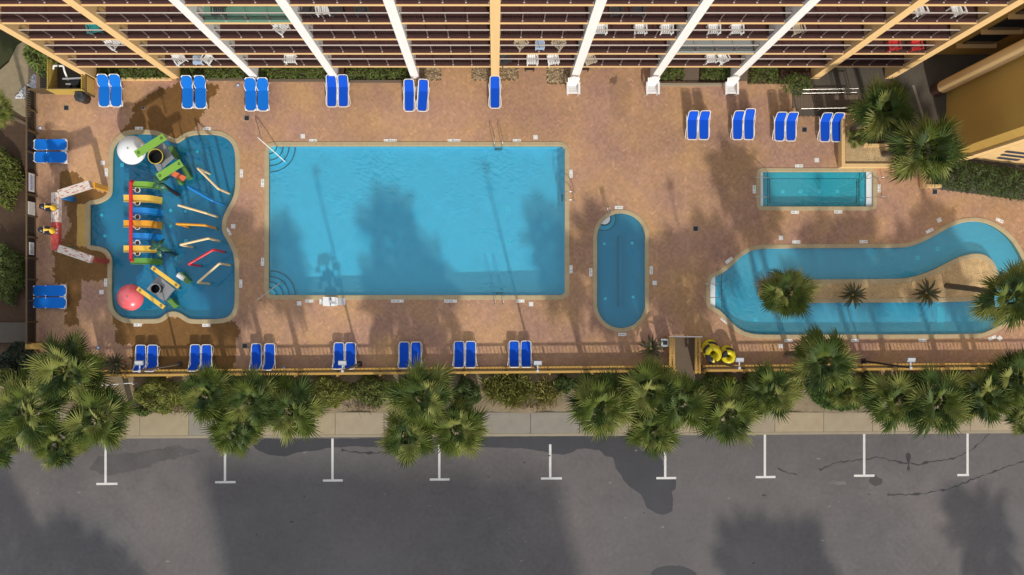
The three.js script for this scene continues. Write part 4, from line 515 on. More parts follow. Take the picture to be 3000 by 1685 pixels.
function mushroom(m, label, px, py, h, r, capH) {
  const p = W(px, py, h - capH * 0.4), t = thing('water_mushroom', label, 'water mushroom', [p.x, -0.34, p.z]); const prof = [[0.001, capH]]; for (let i = 1; i <= 14; i++) { const a = i / 14 * Math.PI / 2; prof.push([r * Math.sin(a), capH * Math.cos(a)]); } prof.push([r * 0.97, -0.05], [r * 0.5, -0.02], [0.08, 0.02]); const g = new THREE.LatheGeometry(prof.reverse().map(q => new THREE.Vector2(...q)), 48); g.translate(0, h - capH + 0.34, 0); part(t, 'cap', g, m); part(t, 'stem', cyl(0.09, 0.08, h - capH + 0.34, 14), M.white); part(t, 'nozzle', cyl(0.045, 0.04, 0.05, 12, 0, h + 0.335, 0), M.grey); }
mushroom(mat([0.80, 0.83, 0.84], 0.35), 'large glossy white water mushroom under the green board', 379, 437, 1.75, 0.83, 0.62);
mushroom(M.pink, 'large glossy pink water mushroom beside the yellow boards', 376, 871, 1.55, 0.77, 0.58);
{ // slide bench: red pipe frame with coloured slides
  const t = thing('slide_bench', 'red pipe frame carrying a row of coloured little slides', 'water slide'), h = 1.4, xa = X(410), z0 = Z(540), z1 = Z(766);
  part(t, 'top_pipe', pipe([V(xa, h - 0.12, z0), V(xa, h, z0 + 0.1), V(xa, h, z0 + 0.25), V(xa, h, z1 - 0.25), V(xa, h, z1 - 0.1), V(xa, h - 0.12, z1)], 0.105, 60, 12, 0.3), M.red); for (const z of [z0, z1]) part(t, 'upright_pipe', rod(V(xa, -0.34, z), V(xa, h - 0.1, z), 0.1, 12), M.red);
  const slide = (m, px0, pyc, w, drop, leftOver) => { const zc = Z(pyc), x0 = X(410) - leftOver, pr = [[x0, 1.18], [X(452), 0.95], [X(474), drop]], pos = [], idx = []; const n = 16, cv = new THREE.CatmullRomCurve3(pr.map(q => V(q[0], q[1], zc)), false, 'catmullrom', 0.4), prof = [[-1, 0.07], [-1, -0.1], [-0.92, -0.1], [-0.92, 0], [0.92, 0], [0.92, -0.1], [1, -0.1], [1, 0.07], [0.93, 0.07], [0.9, 0.01], [-0.9, 0.01], [-0.93, 0.07]]; for (let i = 0; i <= n; i++) { const c = cv.getPoint(i / n); for (const [u, y] of prof) pos.push(c.x, c.y + y, c.z + u * w / 2); } const k = prof.length; for (let i = 0; i < n; i++) for (let j = 0; j < k; j++) { const a = i * k + j, b = i * k + (j + 1) % k; idx.push(a, a + k, b, b, a + k, b + k); } const g = new THREE.BufferGeometry(); g.setAttribute('position', new THREE.Float32BufferAttribute(pos, 3)); g.setIndex(idx); const f = g.toNonIndexed(); f.computeVertexNormals(); const s = part(t, 'slide', f, m); part(s, 'slide_support', box(0.1, 1.36, w * 0.7, X(448), 0.29, zc), M.playBlue); };
  slide(M.playGreen, 0, 548, 0.36, 0.2, 0.1); slide(M.yellow, 0, 588, 0.40, -0.2, 0.5); slide(M.playBlue, 0, 624, 0.38, -0.2, 0.05); slide(M.orange, 0, 661, 0.40, -0.2, 0.5); slide(M.playBlue, 0, 697, 0.38, -0.2, 0.05); slide(M.yellow, 0, 733, 0.38, 0.15, 0.5); slide(mat([0.12, 0.32, 0.05], 0.45), 0, 768, 0.36, -0.1, 0.1);
  for (const y of [563, 600, 641, 669, 715, 745]) { const g = new THREE.TorusGeometry(0.16, 0.024, 8, 22); g.rotateY(0); const hoop = part(t, 'hoop', (() => { const q = new THREE.TorusGeometry(0.15, 0.024, 8, 22); q.rotateX(Math.PI / 2); q.translate(xa + 0.24, 1.05, Z(y)); return q; })(), M.white); part(hoop, 'hoop_disc', (() => { const q = new THREE.CylinderGeometry(0.13, 0.13, 0.02, 20); q.translate(xa + 0.24, 1.03, Z(y)); return q; })(), mat([0.05, 0.03, 0.025], 0.5)); part(hoop, 'hoop_bracket', rod(V(xa + 0.05, 1.3, Z(y)), V(xa + 0.14, 1.06, Z(y)), 0.02, 6), M.white); }
}
const leafDk = mat([0.02, 0.095, 0.05], 0.4);
function leafFountain(label, base, top, h, seed, dark) {
  const t = thing('leaf_fountain', label, 'fountain'), a = V(X(base[0]), -0.34, Z(base[1])), p = W(top[0], top[1], h), r = rng(seed); part(t, 'post', pipe([a, a.clone().lerp(p, 0.5), p], 0.12, 12, 10, 0.3), dark);
  for (let i = 0; i < 5; i++) { const az = i / 5 * 6.283 + r() * 0.9, L = 0.5 + r() * 0.25, pos = [], idx = []; const n = 6; for (let k = 0; k <= n; k++) { const u = k / n, w = 0.12 * Math.sin(Math.PI * Math.min(1, u * 0.9 + 0.08)), x = u * L, y = 0.16 * Math.sin(u * 2.2) - 0.5 * u * u; const c = Math.cos(az), s = Math.sin(az); for (const q of [-1, 0, 1]) pos.push(p.x + c * x - s * q * w, p.y + y - Math.abs(q) * 0.05, p.z + s * x + c * q * w); } for (let k = 0; k < n; k++) for (let q = 0; q < 2; q++) { const b = k * 3 + q; idx.push(b, b + 1, b + 3, b + 3, b + 1, b + 4); } const g = new THREE.BufferGeometry(); g.setAttribute('position', new THREE.Float32BufferAttribute(pos, 3)); g.setIndex(idx); g.computeVertexNormals(); part(t, 'leaf_blade', g, leafDk); }
}
leafFountain('green metal leaf fountain on dark post between the tower and slides', [520, 572], [468, 536], 1.55, 4, M.darkPole); leafFountain('green metal leaf fountain on dark post beside the yellow slide end', [514, 748], [462, 727], 1.55, 9, mat([0.006, 0.03, 0.045], 0.4));
function tower(label, o) {
  const t = thing('play_tower', label, 'play structure'), h = o.h;
  const P = o.deck.map(q => { const v = W(q[0], q[1], h); return [v.x, v.z]; }); part(t, 'platform', prism(P, h - 0.1, h), M.grey);
  P.forEach(([x, z]) => { const c = P.reduce((s, q) => [s[0] + q[0] / 4, s[1] + q[1] / 4], [0, 0]); part(t, 'leg', rod(V(x + (c[0] - x) * 0.12, -0.34, z + (c[1] - z) * 0.12), V(x + (c[0] - x) * 0.12, h - 0.1, z + (c[1] - z) * 0.12), 0.06, 10), M.steel); });
  { const b = W(o.barrel[0], o.barrel[1], h + 0.55), br = o.barrel[2]; part(t, 'bucket', cyl(br * 0.86, br, 0.55, 22, b.x, h, b.z, true), M.black); part(t, 'bucket_bottom', cyl(br * 0.85, br * 0.85, 0.03, 22, b.x, h + 0.02, b.z), M.drain); const g = new THREE.TorusGeometry(br, 0.03, 8, 28); g.rotateX(Math.PI / 2); g.translate(b.x, h + 0.55, b.z); part(t, 'bucket_rim', g, o.rim); }
  for (const [a, b, w] of o.boards) { const p = W(a[0], a[1], h + 0.75), q = W(b[0], b[1], h + 0.75); const d = part(t, 'side_board', beam(p, q, w, 0.08), o.board); for (const e of [0.1, 0.9]) { const m = p.clone().lerp(q, e); part(d, 'hook', (() => { const g = new THREE.TorusGeometry(0.06, 0.016, 6, 14); g.rotateX(Math.PI / 2); g.translate(m.x, m.y + 0.05, m.z); return g; })(), M.bronze); part(d, 'board_post', rod(V(m.x, h - 0.05, m.z), V(m.x, h + 0.72, m.z), 0.035, 8), M.steel); } }
  for (const [a, w, d, m, hh, turn = 0.5] of o.panels) { part(t, 'panel', box(w, hh, d, X(a[0]), hh / 2 - 0.34, Z(a[1]), turn), m); }
  if (o.chute) part(t, 'chute', beam(W(...o.chute[0]), W(...o.chute[1]), 0.3, 0.1), M.salmon);
}
tower('grey play tower with green boards and large black bucket', { h: 1.25, deck: [[432, 443], [478, 418], [509, 462], [463, 504]], barrel: [455, 458, 0.42], rim: mat([0.5, 0.4, 0.05], 0.4), board: M.playGreen, boards: [[[398, 453], [482, 400], 0.42], [[462, 520], [532, 476], 0.42]], panels: [[[548, 506], 0.28, 0.8, mat([0.10, 0.22, 0.05], 0.5), 0.7], [[512, 448], 0.25, 0.7, mat([0.10, 0.22, 0.05], 0.5), 0.7], [[528, 528], 0.25, 0.5, mat([0.12, 0.26, 0.05], 0.5), 0.6]], chute: [[505, 507, 1.25], [540, 524, 0.35]] });
tower('grey play tower with yellow boards and small black bucket', { h: 1.15, deck: [[429, 847], [464, 808], [511, 847], [481, 883]], barrel: [455, 846, 0.28], rim: M.grey, board: M.yellow, boards: [[[445, 783], [524, 841], 0.23], [[403, 845], [480, 901], 0.23]], panels: [[[543, 815], 0.26, 0.7, mat([0.10, 0.24, 0.05], 0.5), 0.6, 0.75], [[508, 888], 0.26, 0.6, mat([0.12, 0.28, 0.05], 0.5), 0.6, 0.75]] });
{ const c = V(X(534), 0.0, Z(811)); const t = thing('spray_nozzle', 'white spray drum beside the yellow board tower', 'nozzle'); part(t, 'drum', rod(V(c.x - 0.2, 0.15, c.z - 0.13), V(c.x + 0.2, 0.15, c.z + 0.13), 0.17, 16), M.white); part(t, 'drum_stand', box(0.3, 0.4, 0.2, c.x, -0.15, c.z, -0.5), M.paleGrey); }
{ // C-shaped painted frame with birds
  const t = thing('painted_frame', 'C-shaped white frame with red painted patches on coloured posts', 'play structure'), h = 2.26, pts = [[262, 539], [161, 571], [160, 724], [265, 760]].map(q => W(q[0], q[1], h - 0.02));
  const wallM = mat([0.72, 0.66, 0.60], 0.7, { map: tex(256, (u, v) => { const n = tn(u, v, 6, 4, 71); return n > 0.25 ? [0.78, 0.33, 0.33] : n > 0.12 ? [0.85, 0.62, 0.6] : [0.95, 0.94, 0.92]; }) }), redM2 = mat([0.55, 0.16, 0.15], 0.7, { map: tex(256, (u, v) => { const n = tn(u, v, 7, 4, 75); return n > 0.1 ? [1, 0.9, 0.88] : [0.95, 0.6, 0.55]; }) });
  const seg = (a, b, m) => part(t, 'beam', beam(V(a.x, h - 0.2, a.z), V(b.x, h - 0.2, b.z), 0.42, 0.4), m);
  const ext = (a, b, d) => { const q = b.clone().sub(a).normalize().multiplyScalar(d); return b.clone().add(q); };
  seg(pts[0], ext(pts[0], pts[1], -0.2), wallM); seg(ext(pts[2], pts[1], 0.14), pts[1].clone().lerp(pts[2], 0.52), wallM); seg(pts[1].clone().lerp(pts[2], 0.525), ext(pts[1], pts[2], 0.14), redM2); seg(ext(pts[3], pts[2], -0.2), pts[3], wallM);
  pts.forEach((p, i) => part(t, 'post', box(0.3, h - 0.4 + 0.0, 0.26, p.x, (h - 0.4) / 2, p.z), [M.orange, M.playBlue, mat([0.08, 0.25, 0.16], 0.5), mat([0.40, 0.05, 0.03], 0.5)][i]));
  for (const [px, py, l] of [[161, 610, 'black and yellow bird figure on the frame near its blue post'], [158, 677, 'black and yellow bird figure on the frame near its green post']]) {
    const p = W(px, py, h + 0.05), b = thing('bird_figure', l, 'bird figure', [p.x, h, p.z]); b.scale.setScalar(1.75); const prof = [[0.02, 0], [0.1, 0.05], [0.14, 0.2], [0.13, 0.36], [0.085, 0.46], [0.1, 0.54], [0.085, 0.62], [0.01, 0.66]].map(q => new THREE.Vector2(...q)); const g = new THREE.LatheGeometry(prof, 18); g.rotateZ(0.3); part(b, 'body', g, M.tubeBlack); const ch = new THREE.SphereGeometry(0.125, 16, 12); ch.scale(0.7, 1.4, 0.85); ch.translate(0.02, 0.22, 0); part(b, 'breast', ch, mat([0.8, 0.48, 0.02], 0.5)); const bk = new THREE.ConeGeometry(0.055, 0.26, 10); bk.rotateZ(-1.9); bk.translate(0.05, 0.56, 0); part(b, 'beak', bk, mat([0.75, 0.5, 0.05], 0.5)); const tail = box(0.05, 0.26, 0.11, -0.14, 0.08, 0, 0, -0.5); part(b, 'tail', tail, M.tubeBlack); for (const s of [-1, 1]) { const e = new THREE.SphereGeometry(0.018, 8, 6); e.translate(-0.06, 0.6, s * 0.075); part(b, 'eye', e, M.white); part(b, 'foot', box(0.1, 0.025, 0.05, 0.05, 0.012, s * 0.05), mat([0.5, 0.5, 0.5], 0.6)); } }
}
// stacked inner tubes: yellow rings with dark swirls
for (const [px, py, n, r, l] of [[2078, 1036, 4, 0.50, 'tall pile beside the boardwalk'], [2127, 1050, 3, 0.40, 'shorter pile beside the lamp post']]) for (let i = 0; i < n; i++) {
  const hh = 0.16 + i * 0.25, z = Z(py) - 0.36 + i * 0.12, x = X(px) + (i % 2) * 0.04 - 0.02, t = thing('inner_tube', `yellow and black inner tube, ${['bottom', 'second', 'third', 'topmost'][n === 3 && i === 2 ? 3 : i]} of the ${l}`, 'inner tube', [x, hh - 0.13, z], i * 1.3, 'stacked yellow inner tubes');
  const seg = (a, b) => { const g = new THREE.TorusGeometry(r * 0.68, 0.15, 12, 20, b - a); g.rotateX(Math.PI / 2); g.rotateY(-a); g.translate(0, 0.15, 0); return g; }; part(t, 'yellow_band', seg(0.7, 5.6), M.tubeYellow); part(t, 'black_swirl', seg(5.6, 6.983), M.tubeBlack);
}

// ---------- palms ----------
const leafM = [[0.098, 0.132, 0.017], [0.054, 0.088, 0.015], [0.205, 0.222, 0.050], [0.028, 0.052, 0.010]].map(c => mat(c, 0.62, { transmission: 0.12, thickness: 0, specularIntensity: 0.55 })), deadM = mat([0.26, 0.19, 0.09], 0.8), petM = mat([0.045, 0.065, 0.012], 0.8), trunkM = mat([0.17, 0.135, 0.10], 0.95, { map: tiled(woodMap, 0.5), bumpMap: tiled(woodMap, 0.3), bumpScale: 0.03 });
function fanLeaf(seed, droop, nl = 21) {   // costapalmate fan: stalk along +x, folded leaflets that split and hang at the tips
  const r = rng(seed), pos = [], P = 0.86; const tri = (a, b, c) => pos.push(a.x, a.y, a.z, b.x, b.y, b.z, c.x, c.y, c.z), quad = (a, b, c, d) => { tri(a, b, c); tri(b, d, c); };
  const stalk = t => V(P * t, 0.10 * Math.sin(t * 2.2) - droop * 0.18 * t * t, 0);
  for (let i = 0; i < 4; i++) { const a = stalk(i / 4), b = stalk((i + 1) / 4), w = 0.018; quad(V(a.x, a.y, -w), V(a.x, a.y, w), V(b.x, b.y, -w), V(b.x, b.y, w)); quad(V(a.x, a.y + w, 0), V(a.x, a.y - w, 0), V(b.x, b.y + w, 0), V(b.x, b.y - w, 0)); }
  const hub = stalk(1);
  for (let i = 0; i < nl; i++) {
    const u = (i + 0.5) / nl * 2 - 1, a = u * 1.75 + (r() - 0.5) * 0.07, L = (0.92 - 0.26 * Math.abs(u)) * (0.86 + r() * 0.24), rib = 0.22 * (1 - Math.abs(u)), c = Math.cos(a), s = Math.sin(a), tip = droop * (0.30 + 0.3 * r()), fold = 0.03;
    const at = (t, w) => { const d = L * t, y = hub.y + 0.20 * Math.abs(s) * t - rib * droop * 0.35 - tip * Math.pow(t, 2.2), x = hub.x + rib + c * d, z = s * d, f = fold * Math.min(1, w / 0.03); return [V(x - s * w, y - f, z + c * w), V(x, y + f, z), V(x + s * w, y - f, z - c * w)]; };
    const rows = [at(0.02, 0.014), at(0.40, 0.044), at(0.68, 0.030), at(1.06, 0.004)];
    for (let k = 0; k < 3; k++) { const A = rows[k], B = rows[k + 1]; quad(A[0], A[1], B[0], B[1]); quad(A[1], A[2], B[1], B[2]); }
  }
  const g = new THREE.BufferGeometry(); g.setAttribute('position', new THREE.Float32BufferAttribute(pos, 3)); g.computeVertexNormals(); return g;
}
const leafG = [fanLeaf(1, 0.35), fanLeaf(2, 0.55), fanLeaf(3, 0.8), fanLeaf(4, 1.1), fanLeaf(5, 0.65)];
let palmSeed = 100;
function palm(label, px, py, rPx, h, opt = {}) {
  const r = rng(palmSeed++), c = W(px, py, h), sc = rPx / S * (H - h) / H / 1.62, gy = opt.gy ?? -0.25;
  const base = opt.base ? V(X(opt.base[0]), gy, Z(opt.base[1])) : V(c.x + (r() - 0.5) * 0.5, gy, c.z + (r() - 0.5) * 0.5);
  const t = thing('fan_palm', label, 'palm tree', [base.x, gy, base.z], 0, opt.group ?? 'fan palms along the street fence'), top = V(c.x - base.x, h - gy, c.z - base.z);
  const mid = V(top.x * 0.42, top.y * 0.5, top.z * 0.42), g = pipe([V(0, -0.05, 0), mid, top.clone().setY(top.y - 0.3)], 1, 14, 10, 0.5), p = g.attributes.position, cv = new THREE.CatmullRomCurve3([V(0, -0.05, 0), mid, top.clone().setY(top.y - 0.3)], false, 'catmullrom', 0.5);
  for (let i = 0; i < p.count; i++) { const k = Math.floor(i / 11), q = cv.getPointAt(Math.min(1, k / 14)), f = (0.17 - 0.035 * k / 14 + (k > 11 ? (12 - k) * 0.02 : 0) + (k % 2 ? 0.008 : -0.004)) * Math.min(1.1, 0.55 + sc * 0.45); p.setXYZ(i, q.x + (p.getX(i) - q.x) * f, q.y + (p.getY(i) - q.y) * f, q.z + (p.getZ(i) - q.z) * f); }
  g.computeVertexNormals(); part(t, 'trunk', g, trunkM);
  const crown = part(t, 'crown_heart', (() => { const q = new THREE.SphereGeometry(0.27 * sc + 0.02, 10, 8); q.scale(1, 0.7, 1); q.translate(top.x, top.y - 0.14, top.z); return q; })(), petM), n = opt.n ?? 32;
  for (let i = 0; i < n; i++) {
    const u = (i + 0.5) / n, el = (1.16 - u * 1.72) + (r() - 0.5) * 0.35, az = i * 2.39996 + (r() - 0.5) * 0.7, k = u < 0.18 ? 0 : u < 0.4 ? 1 : u < 0.62 ? 4 : u < 0.82 ? 2 : 3, s = sc * (0.78 + r() * 0.34) * (u < 0.12 ? 0.8 : 1);
    const m = u > 0.93 && r() < 0.4 ? deadM : leafM[Math.min(3, Math.floor(r() * 3.2 + (u < 0.2 ? 0 : 0) + (u > 0.8 ? 0.8 : 0)))], f = part(crown, 'frond', leafG[k], m); f.position.set(top.x, top.y + 0.08 * (1 - u), top.z); f.rotation.set((r() - 0.5) * 1.0, az, el, 'YZX'); f.scale.setScalar(s);
  }
  for (let i = 0; i < 13; i++) { const f = part(crown, 'frond', leafG[i % 3], leafM[i % 2 ? 1 : i % 3 ? 0 : 3]); f.position.set(top.x, top.y - 0.05, top.z); f.rotation.set((r() - 0.5) * 0.8, i * 0.7 + r() * 0.5, 0.25 + r() * 0.5, 'YZX'); f.scale.setScalar(sc * (0.30 + r() * 0.26)); }   // young inner fronds
}
const PH = 4.9;
for (const a of [
  ['broad fan palm over the fence corner beside the sago palm', 202, 1084, 98, 5.0], ['dark fan palm at the street corner, first from the lawn side', 78, 1200, 100, 4.6], ['yellowish fan palm over the first parking line', 290, 1228, 92, 4.4], ['low fan palm hanging over asphalt before the first parking line', 172, 1302, 72, 4.0], ['cut off fan palm at the picture edge on the asphalt', -8, 1302, 66, 4.0],
  ['fan palm over the second lounger pair of the fence row', 612, 1150, 84, 4.8], ['bright fan palm over the third lounger pair of the fence row', 738, 1168, 88, 5.2], ['fan palm over the second parking line', 694, 1262, 76, 4.4], ['round fan palm between the second and third parking lines', 858, 1200, 92, 4.8],
  ['tall pale fan palm behind the fifth lounger pair', 1238, 1160, 96, 5.2], ['fan palm of a trio, on the damp asphalt side', 1196, 1276, 84, 4.3], ['fan palm of a trio, over the fourth parking line', 1340, 1254, 84, 4.4],
  ['full fan palm alone on the sidewalk between two parking lines', 1758, 1184, 92, 4.8], ['fan palm over the boardwalk foot, sago palm side', 1902, 1148, 88, 5.0], ['fan palm with crown squarely over the boardwalk foot', 1992, 1176, 88, 4.9], ['small fan palm over the sixth parking line beside the damp patch', 1912, 1254, 74, 4.3], ['wide fan palm below the stacked yellow tubes', 2131, 1206, 94, 4.7], ['loose fan palm between the seventh parking line and fence', 2258, 1150, 84, 4.9],
  ['tall fan palm rising over the fence to the lazy river edge', 2414, 1056, 94, 5.6], ['small fan palm in the green groundcover', 2478, 1144, 56, 3.4], ['fan palm beside the eighth parking line', 2620, 1170, 92, 4.8], ['large fan palm between the last two parking lines', 2742, 1174, 102, 4.9], ['fan palm before the last parking line', 2880, 1160, 82, 4.6], ['dark fan palm at the fence end by the lazy river bend', 2968, 1106, 82, 4.8], ['cut off fan palm at the sidewalk picture edge', 3008, 1222, 56, 4.0],
]) palm(...a);
palm('fan palm at the picture edge beside the concrete walk', -8, 322, 50, 3.6, { group: 'fan palms by the lawn' }); palm('low fan palm tips at the lawn corner', -16, 1106, 40, 3.0, { group: 'fan palms by the lawn', n: 24 });
palm('fan palm growing behind the planter arm by the ramp', 2588, 325, 88, 4.6, { gy: 0, group: 'fan palms by the planter' }); palm('tall fan palm leaning out of the planter end', 2704, 442, 100, 6.0, { gy: 0.4, base: [2580, 455], group: 'fan palms by the planter' }); palm('knee-high young fan palm in the planter mulch', 2510, 403, 30, 0.95, { gy: 0.45, n: 16, group: 'fan palms by the planter' });
palm('fan palm on the round end of the river island', 2305, 856, 80, 4.2, { gy: -0.02, group: 'fan palms on the island' }); palm('fan palm leaning off the broad end of the river island', 2958, 866, 92, 6.6, { gy: -0.02, base: [2774, 837], group: 'fan palms on the island' });

// sago palms: flat rosettes of stiff dark leaves
const sagoM = [mat([0.050, 0.052, 0.008], 0.5), mat([0.026, 0.034, 0.007], 0.5)];
const sagoLeaf = (() => { const pos = [], q = (a, b, c, d) => { for (const v of [a, b, c, b, d, c]) pos.push(v.x, v.y, v.z); }; const at = t => V(0.9 * t, 0.24 * Math.sin(t * 2.3) - 0.1 * t * t, 0); const wd = t => 0.075 * Math.pow(Math.sin(Math.PI * Math.min(0.985, 0.14 + t * 0.86)), 0.7); for (let i = 0; i < 16; i++) { const t = 0.1 + i / 16 * 0.9, a = at(t), b = at(t + 0.05), w = wd(t), k = 0.035; for (const s of [-1, 1]) q(V(a.x, a.y, 0), V(b.x, b.y, 0), V(a.x + k, a.y + w * 0.3, s * w), V(b.x + k, b.y + w * 0.3, s * wd(t + 0.04))); } const g = new THREE.BufferGeometry(); g.setAttribute('position', new THREE.Float32BufferAttribute(pos, 3)); g.computeVertexNormals(); return g; })();
for (const [px, py, rr, l, pot] of [[2503, 864, 41, 'sago palm on the island beside the round end fan palm'], [2719, 858, 42, 'sago palm on the island beside the leaning palm trunk'], [340, 1068, 38, 'potted sago palm beside the first fence row loungers', 1], [1908, 1022, 42, 'potted sago palm beside the boardwalk railing', 1]]) {
  const p = W(px, py, 0.9), r = rng(px), y0 = pot ? 0.0 : -0.012, t = thing('sago_palm', l, 'palm plant', [p.x, y0, p.z]), sc = rr / S / 0.9; if (pot) { part(t, 'pot', cyl(0.26, 0.34, 0.5, 18), mat([0.32, 0.14, 0.07], 0.8)); part(t, 'pot_soil', cyl(0.31, 0.31, 0.02, 18, 0, 0.47, 0), M.soil); }
  part(t, 'trunk', cyl(0.14, 0.11, pot ? 0.4 : 0.62, 12, 0, pot ? 0.4 : 0, 0), trunkM); const top = pot ? 0.8 : 0.62, heart = part(t, 'cone', (() => { const g = new THREE.SphereGeometry(0.11, 12, 8); g.translate(0, top, 0); return g; })(), mat([0.25, 0.17, 0.06], 0.8)); for (let i = 0; i < 21; i++) { const f = part(heart, 'leaf', sagoLeaf, sagoM[i % 2]); f.position.set(0, top, 0); f.rotation.set((r() - 0.5) * 0.3, i * 2.39996 + r() * 0.3, 0.35 - i / 21 * 0.45, 'YZX'); f.scale.setScalar(sc * (0.85 + r() * 0.2)); }
}

// ---------- shrubs and hedges ----------
const bladeG = (() => { const g = new THREE.BufferGeometry(); g.setAttribute('position', new THREE.Float32BufferAttribute([-0.5, 0, 0, 0, 0.12, 0.16, 0, -0.02, 0, 0.5, -0.05, 0, 0, 0.12, -0.16], 3)); g.setIndex([0, 1, 2, 1, 3, 2, 0, 2, 4, 2, 3, 4]); const q = g.toNonIndexed(); q.computeVertexNormals(); return q; })();
const grassG = (() => { const g = new THREE.BufferGeometry(); g.setAttribute('position', new THREE.Float32BufferAttribute([-0.04, 0, 0, 0.04, 0, 0, 0.1, 0.55, 0.03, 0.16, 0.55, 0.03, 0.36, 0.95, 0.06], 3)); g.setIndex([0, 1, 2, 1, 3, 2, 2, 3, 4]); const q = g.toNonIndexed(); q.computeVertexNormals(); return q; })();
const leafTint = mat([1, 1, 1], 0.55, { transmission: 0.2, thickness: 0 });
function foliage(parent, n, place, col, seed, geo = bladeG) {
  const im = new THREE.InstancedMesh(geo, leafTint, n), r = rng(seed), m = new THREE.Matrix4(), q = new THREE.Quaternion(), e = new THREE.Euler(), c = new THREE.Color();
  for (let i = 0; i < n; i++) { const [p, s] = place(r); e.set((r() - 0.5) * (geo === grassG ? 1.7 : 1.6), r() * 6.283, (r() - 0.5) * (geo === grassG ? 1.9 : 1.6)); q.setFromEuler(e); m.compose(p, q, V(s, s, s)); im.setMatrixAt(i, m); const v = 0.65 + r() * 0.7; c.setRGB(col[0] * v * (0.9 + r() * 0.35), col[1] * v, col[2] * v); im.setColorAt(i, c); }
  im.name = 'foliage'; im.userData.kind = 'stuff'; im.castShadow = im.receiveShadow = true; parent.add(im);
}
function shrub(name, label, pts, h, col, seed, { gy = -0.2, ls = 0.16, dens = 260, geo } = {}) { // lumpy mass over a plan outline
  const P = pts.map(q => { const v = W(q[0], q[1], h * 0.7); return [v.x, v.z]; }), cx = P.reduce((s, q) => s + q[0], 0) / P.length, cz = P.reduce((s, q) => s + q[1], 0) / P.length, t = thing(name, label, name.includes('hedge') ? 'hedge' : 'shrub', [cx, gy, cz]); const bx = P.map(q => q[0]), bz = P.map(q => q[1]), x0 = Math.min(...bx), x1 = Math.max(...bx), z0 = Math.min(...bz), z1 = Math.max(...bz), A = Math.abs(areaOf(P));
  const edge = (x, z) => { let d = 9; for (let i = 0; i < P.length; i++) { const a = P[i], b = P[(i + 1) % P.length], l2 = (b[0] - a[0]) ** 2 + (b[1] - a[1]) ** 2, u = Math.max(0, Math.min(1, ((x - a[0]) * (b[0] - a[0]) + (z - a[1]) * (b[1] - a[1])) / l2)); d = Math.min(d, Math.hypot(x - a[0] - u * (b[0] - a[0]), z - a[1] - u * (b[1] - a[1]))); } return d; };
  const surf = (x, z) => { const d = Math.min(1, edge(x, z) / Math.min(0.5, h * 0.5)); return h * Math.sqrt(1 - (1 - d) ** 2) * (0.78 + 0.34 * noise.noise(x * 1.7, z * 1.7, seed) + 0.2 * noise.noise(x * 4, z * 4, seed + 3)); };
  foliage(t, Math.round(A * dens + 60), r => { let x, z, k = 0; do { x = x0 + r() * (x1 - x0); z = z0 + r() * (z1 - z0); } while (!inside(P, x, z) && k++ < 60); const y = Math.max(0.03, surf(x, z) * (geo ? 0 : 1 - 0.5 * r() ** 3)); return [V(x - cx, y, z - cz), ls * (0.6 + r() * 0.8)]; }, col, seed, geo);
  const r = rng(seed + 5); for (let i = 0; i < Math.min(7, 2 + A | 0); i++) { let x, z, k = 0; do { x = x0 + r() * (x1 - x0); z = z0 + r() * (z1 - z0); } while (!(inside(P, x, z) && edge(x, z) > 0.15) && k++ < 80); part(t, 'stem', rod(V(x - cx, -0.05, z - cz), V(x - cx + (r() - 0.5) * 0.2, Math.max(0.1, surf(x, z) * 0.7), z - cz + (r() - 0.5) * 0.2), 0.02, 5), trunkM); }
}
const R = (a, b, c, d) => [[a, b], [(a + c) / 2, b - 2], [c, b], [c + 2, (b + d) / 2], [c, d], [(a + c) / 2, d + 2], [a, d], [a - 2, (b + d) / 2]], E = (cx, cy, rx, ry) => Array.from({ length: 14 }, (_, i) => [cx + Math.cos(i / 14 * 6.283) * rx * (0.9 + 0.2 * Math.sin(i * 2.7)), cy + Math.sin(i / 14 * 6.283) * ry * (0.9 + 0.2 * Math.cos(i * 1.9))]);
const olive = [0.20, 0.225, 0.04], green = [0.12, 0.175, 0.03], dark = [0.068, 0.115, 0.022], lime = [0.22, 0.26, 0.035];
for (const [a, b, l] of [[284, 503, 'in the end bay with yellow edging'], [526, 730, 'in the second bay with grey edging'], [756, 955, 'in the third bay between white fins'], [1011, 1199, 'in the fourth bay between white fins'], [1930, 2006, 'beside timber steps, first of two short ones'], [2056, 2141, 'between timber steps and fin, second of two short ones']]) shrub('clipped_hedge', 'low green hedge below the balconies ' + l, R(a, 190, b, 229), 0.55, green, a, { gy: 0, ls: 0.17, dens: 300 });
shrub('clipped_hedge', 'low green hedge below the balconies past the last white fin', R(2198, 190, 2282, 240), 0.6, green, 31, { gy: 0, dens: 300 }); shrub('round_shrub', 'round dark shrub at the ramp corner by a yellow fin', E(2340, 240, 54, 36), 0.95, green, 32, { gy: 0, dens: 320 });
shrub('clipped_hedge', 'thick dark clipped hedge along the foot of the golden wing', [[2748, 500], [2765, 474], [2850, 470], [2960, 486], [3060, 505], [3060, 590], [2980, 580], [2880, 562], [2790, 548], [2750, 535]], 1.2, dark, 33, { gy: 0, ls: 0.2, dens: 330 });
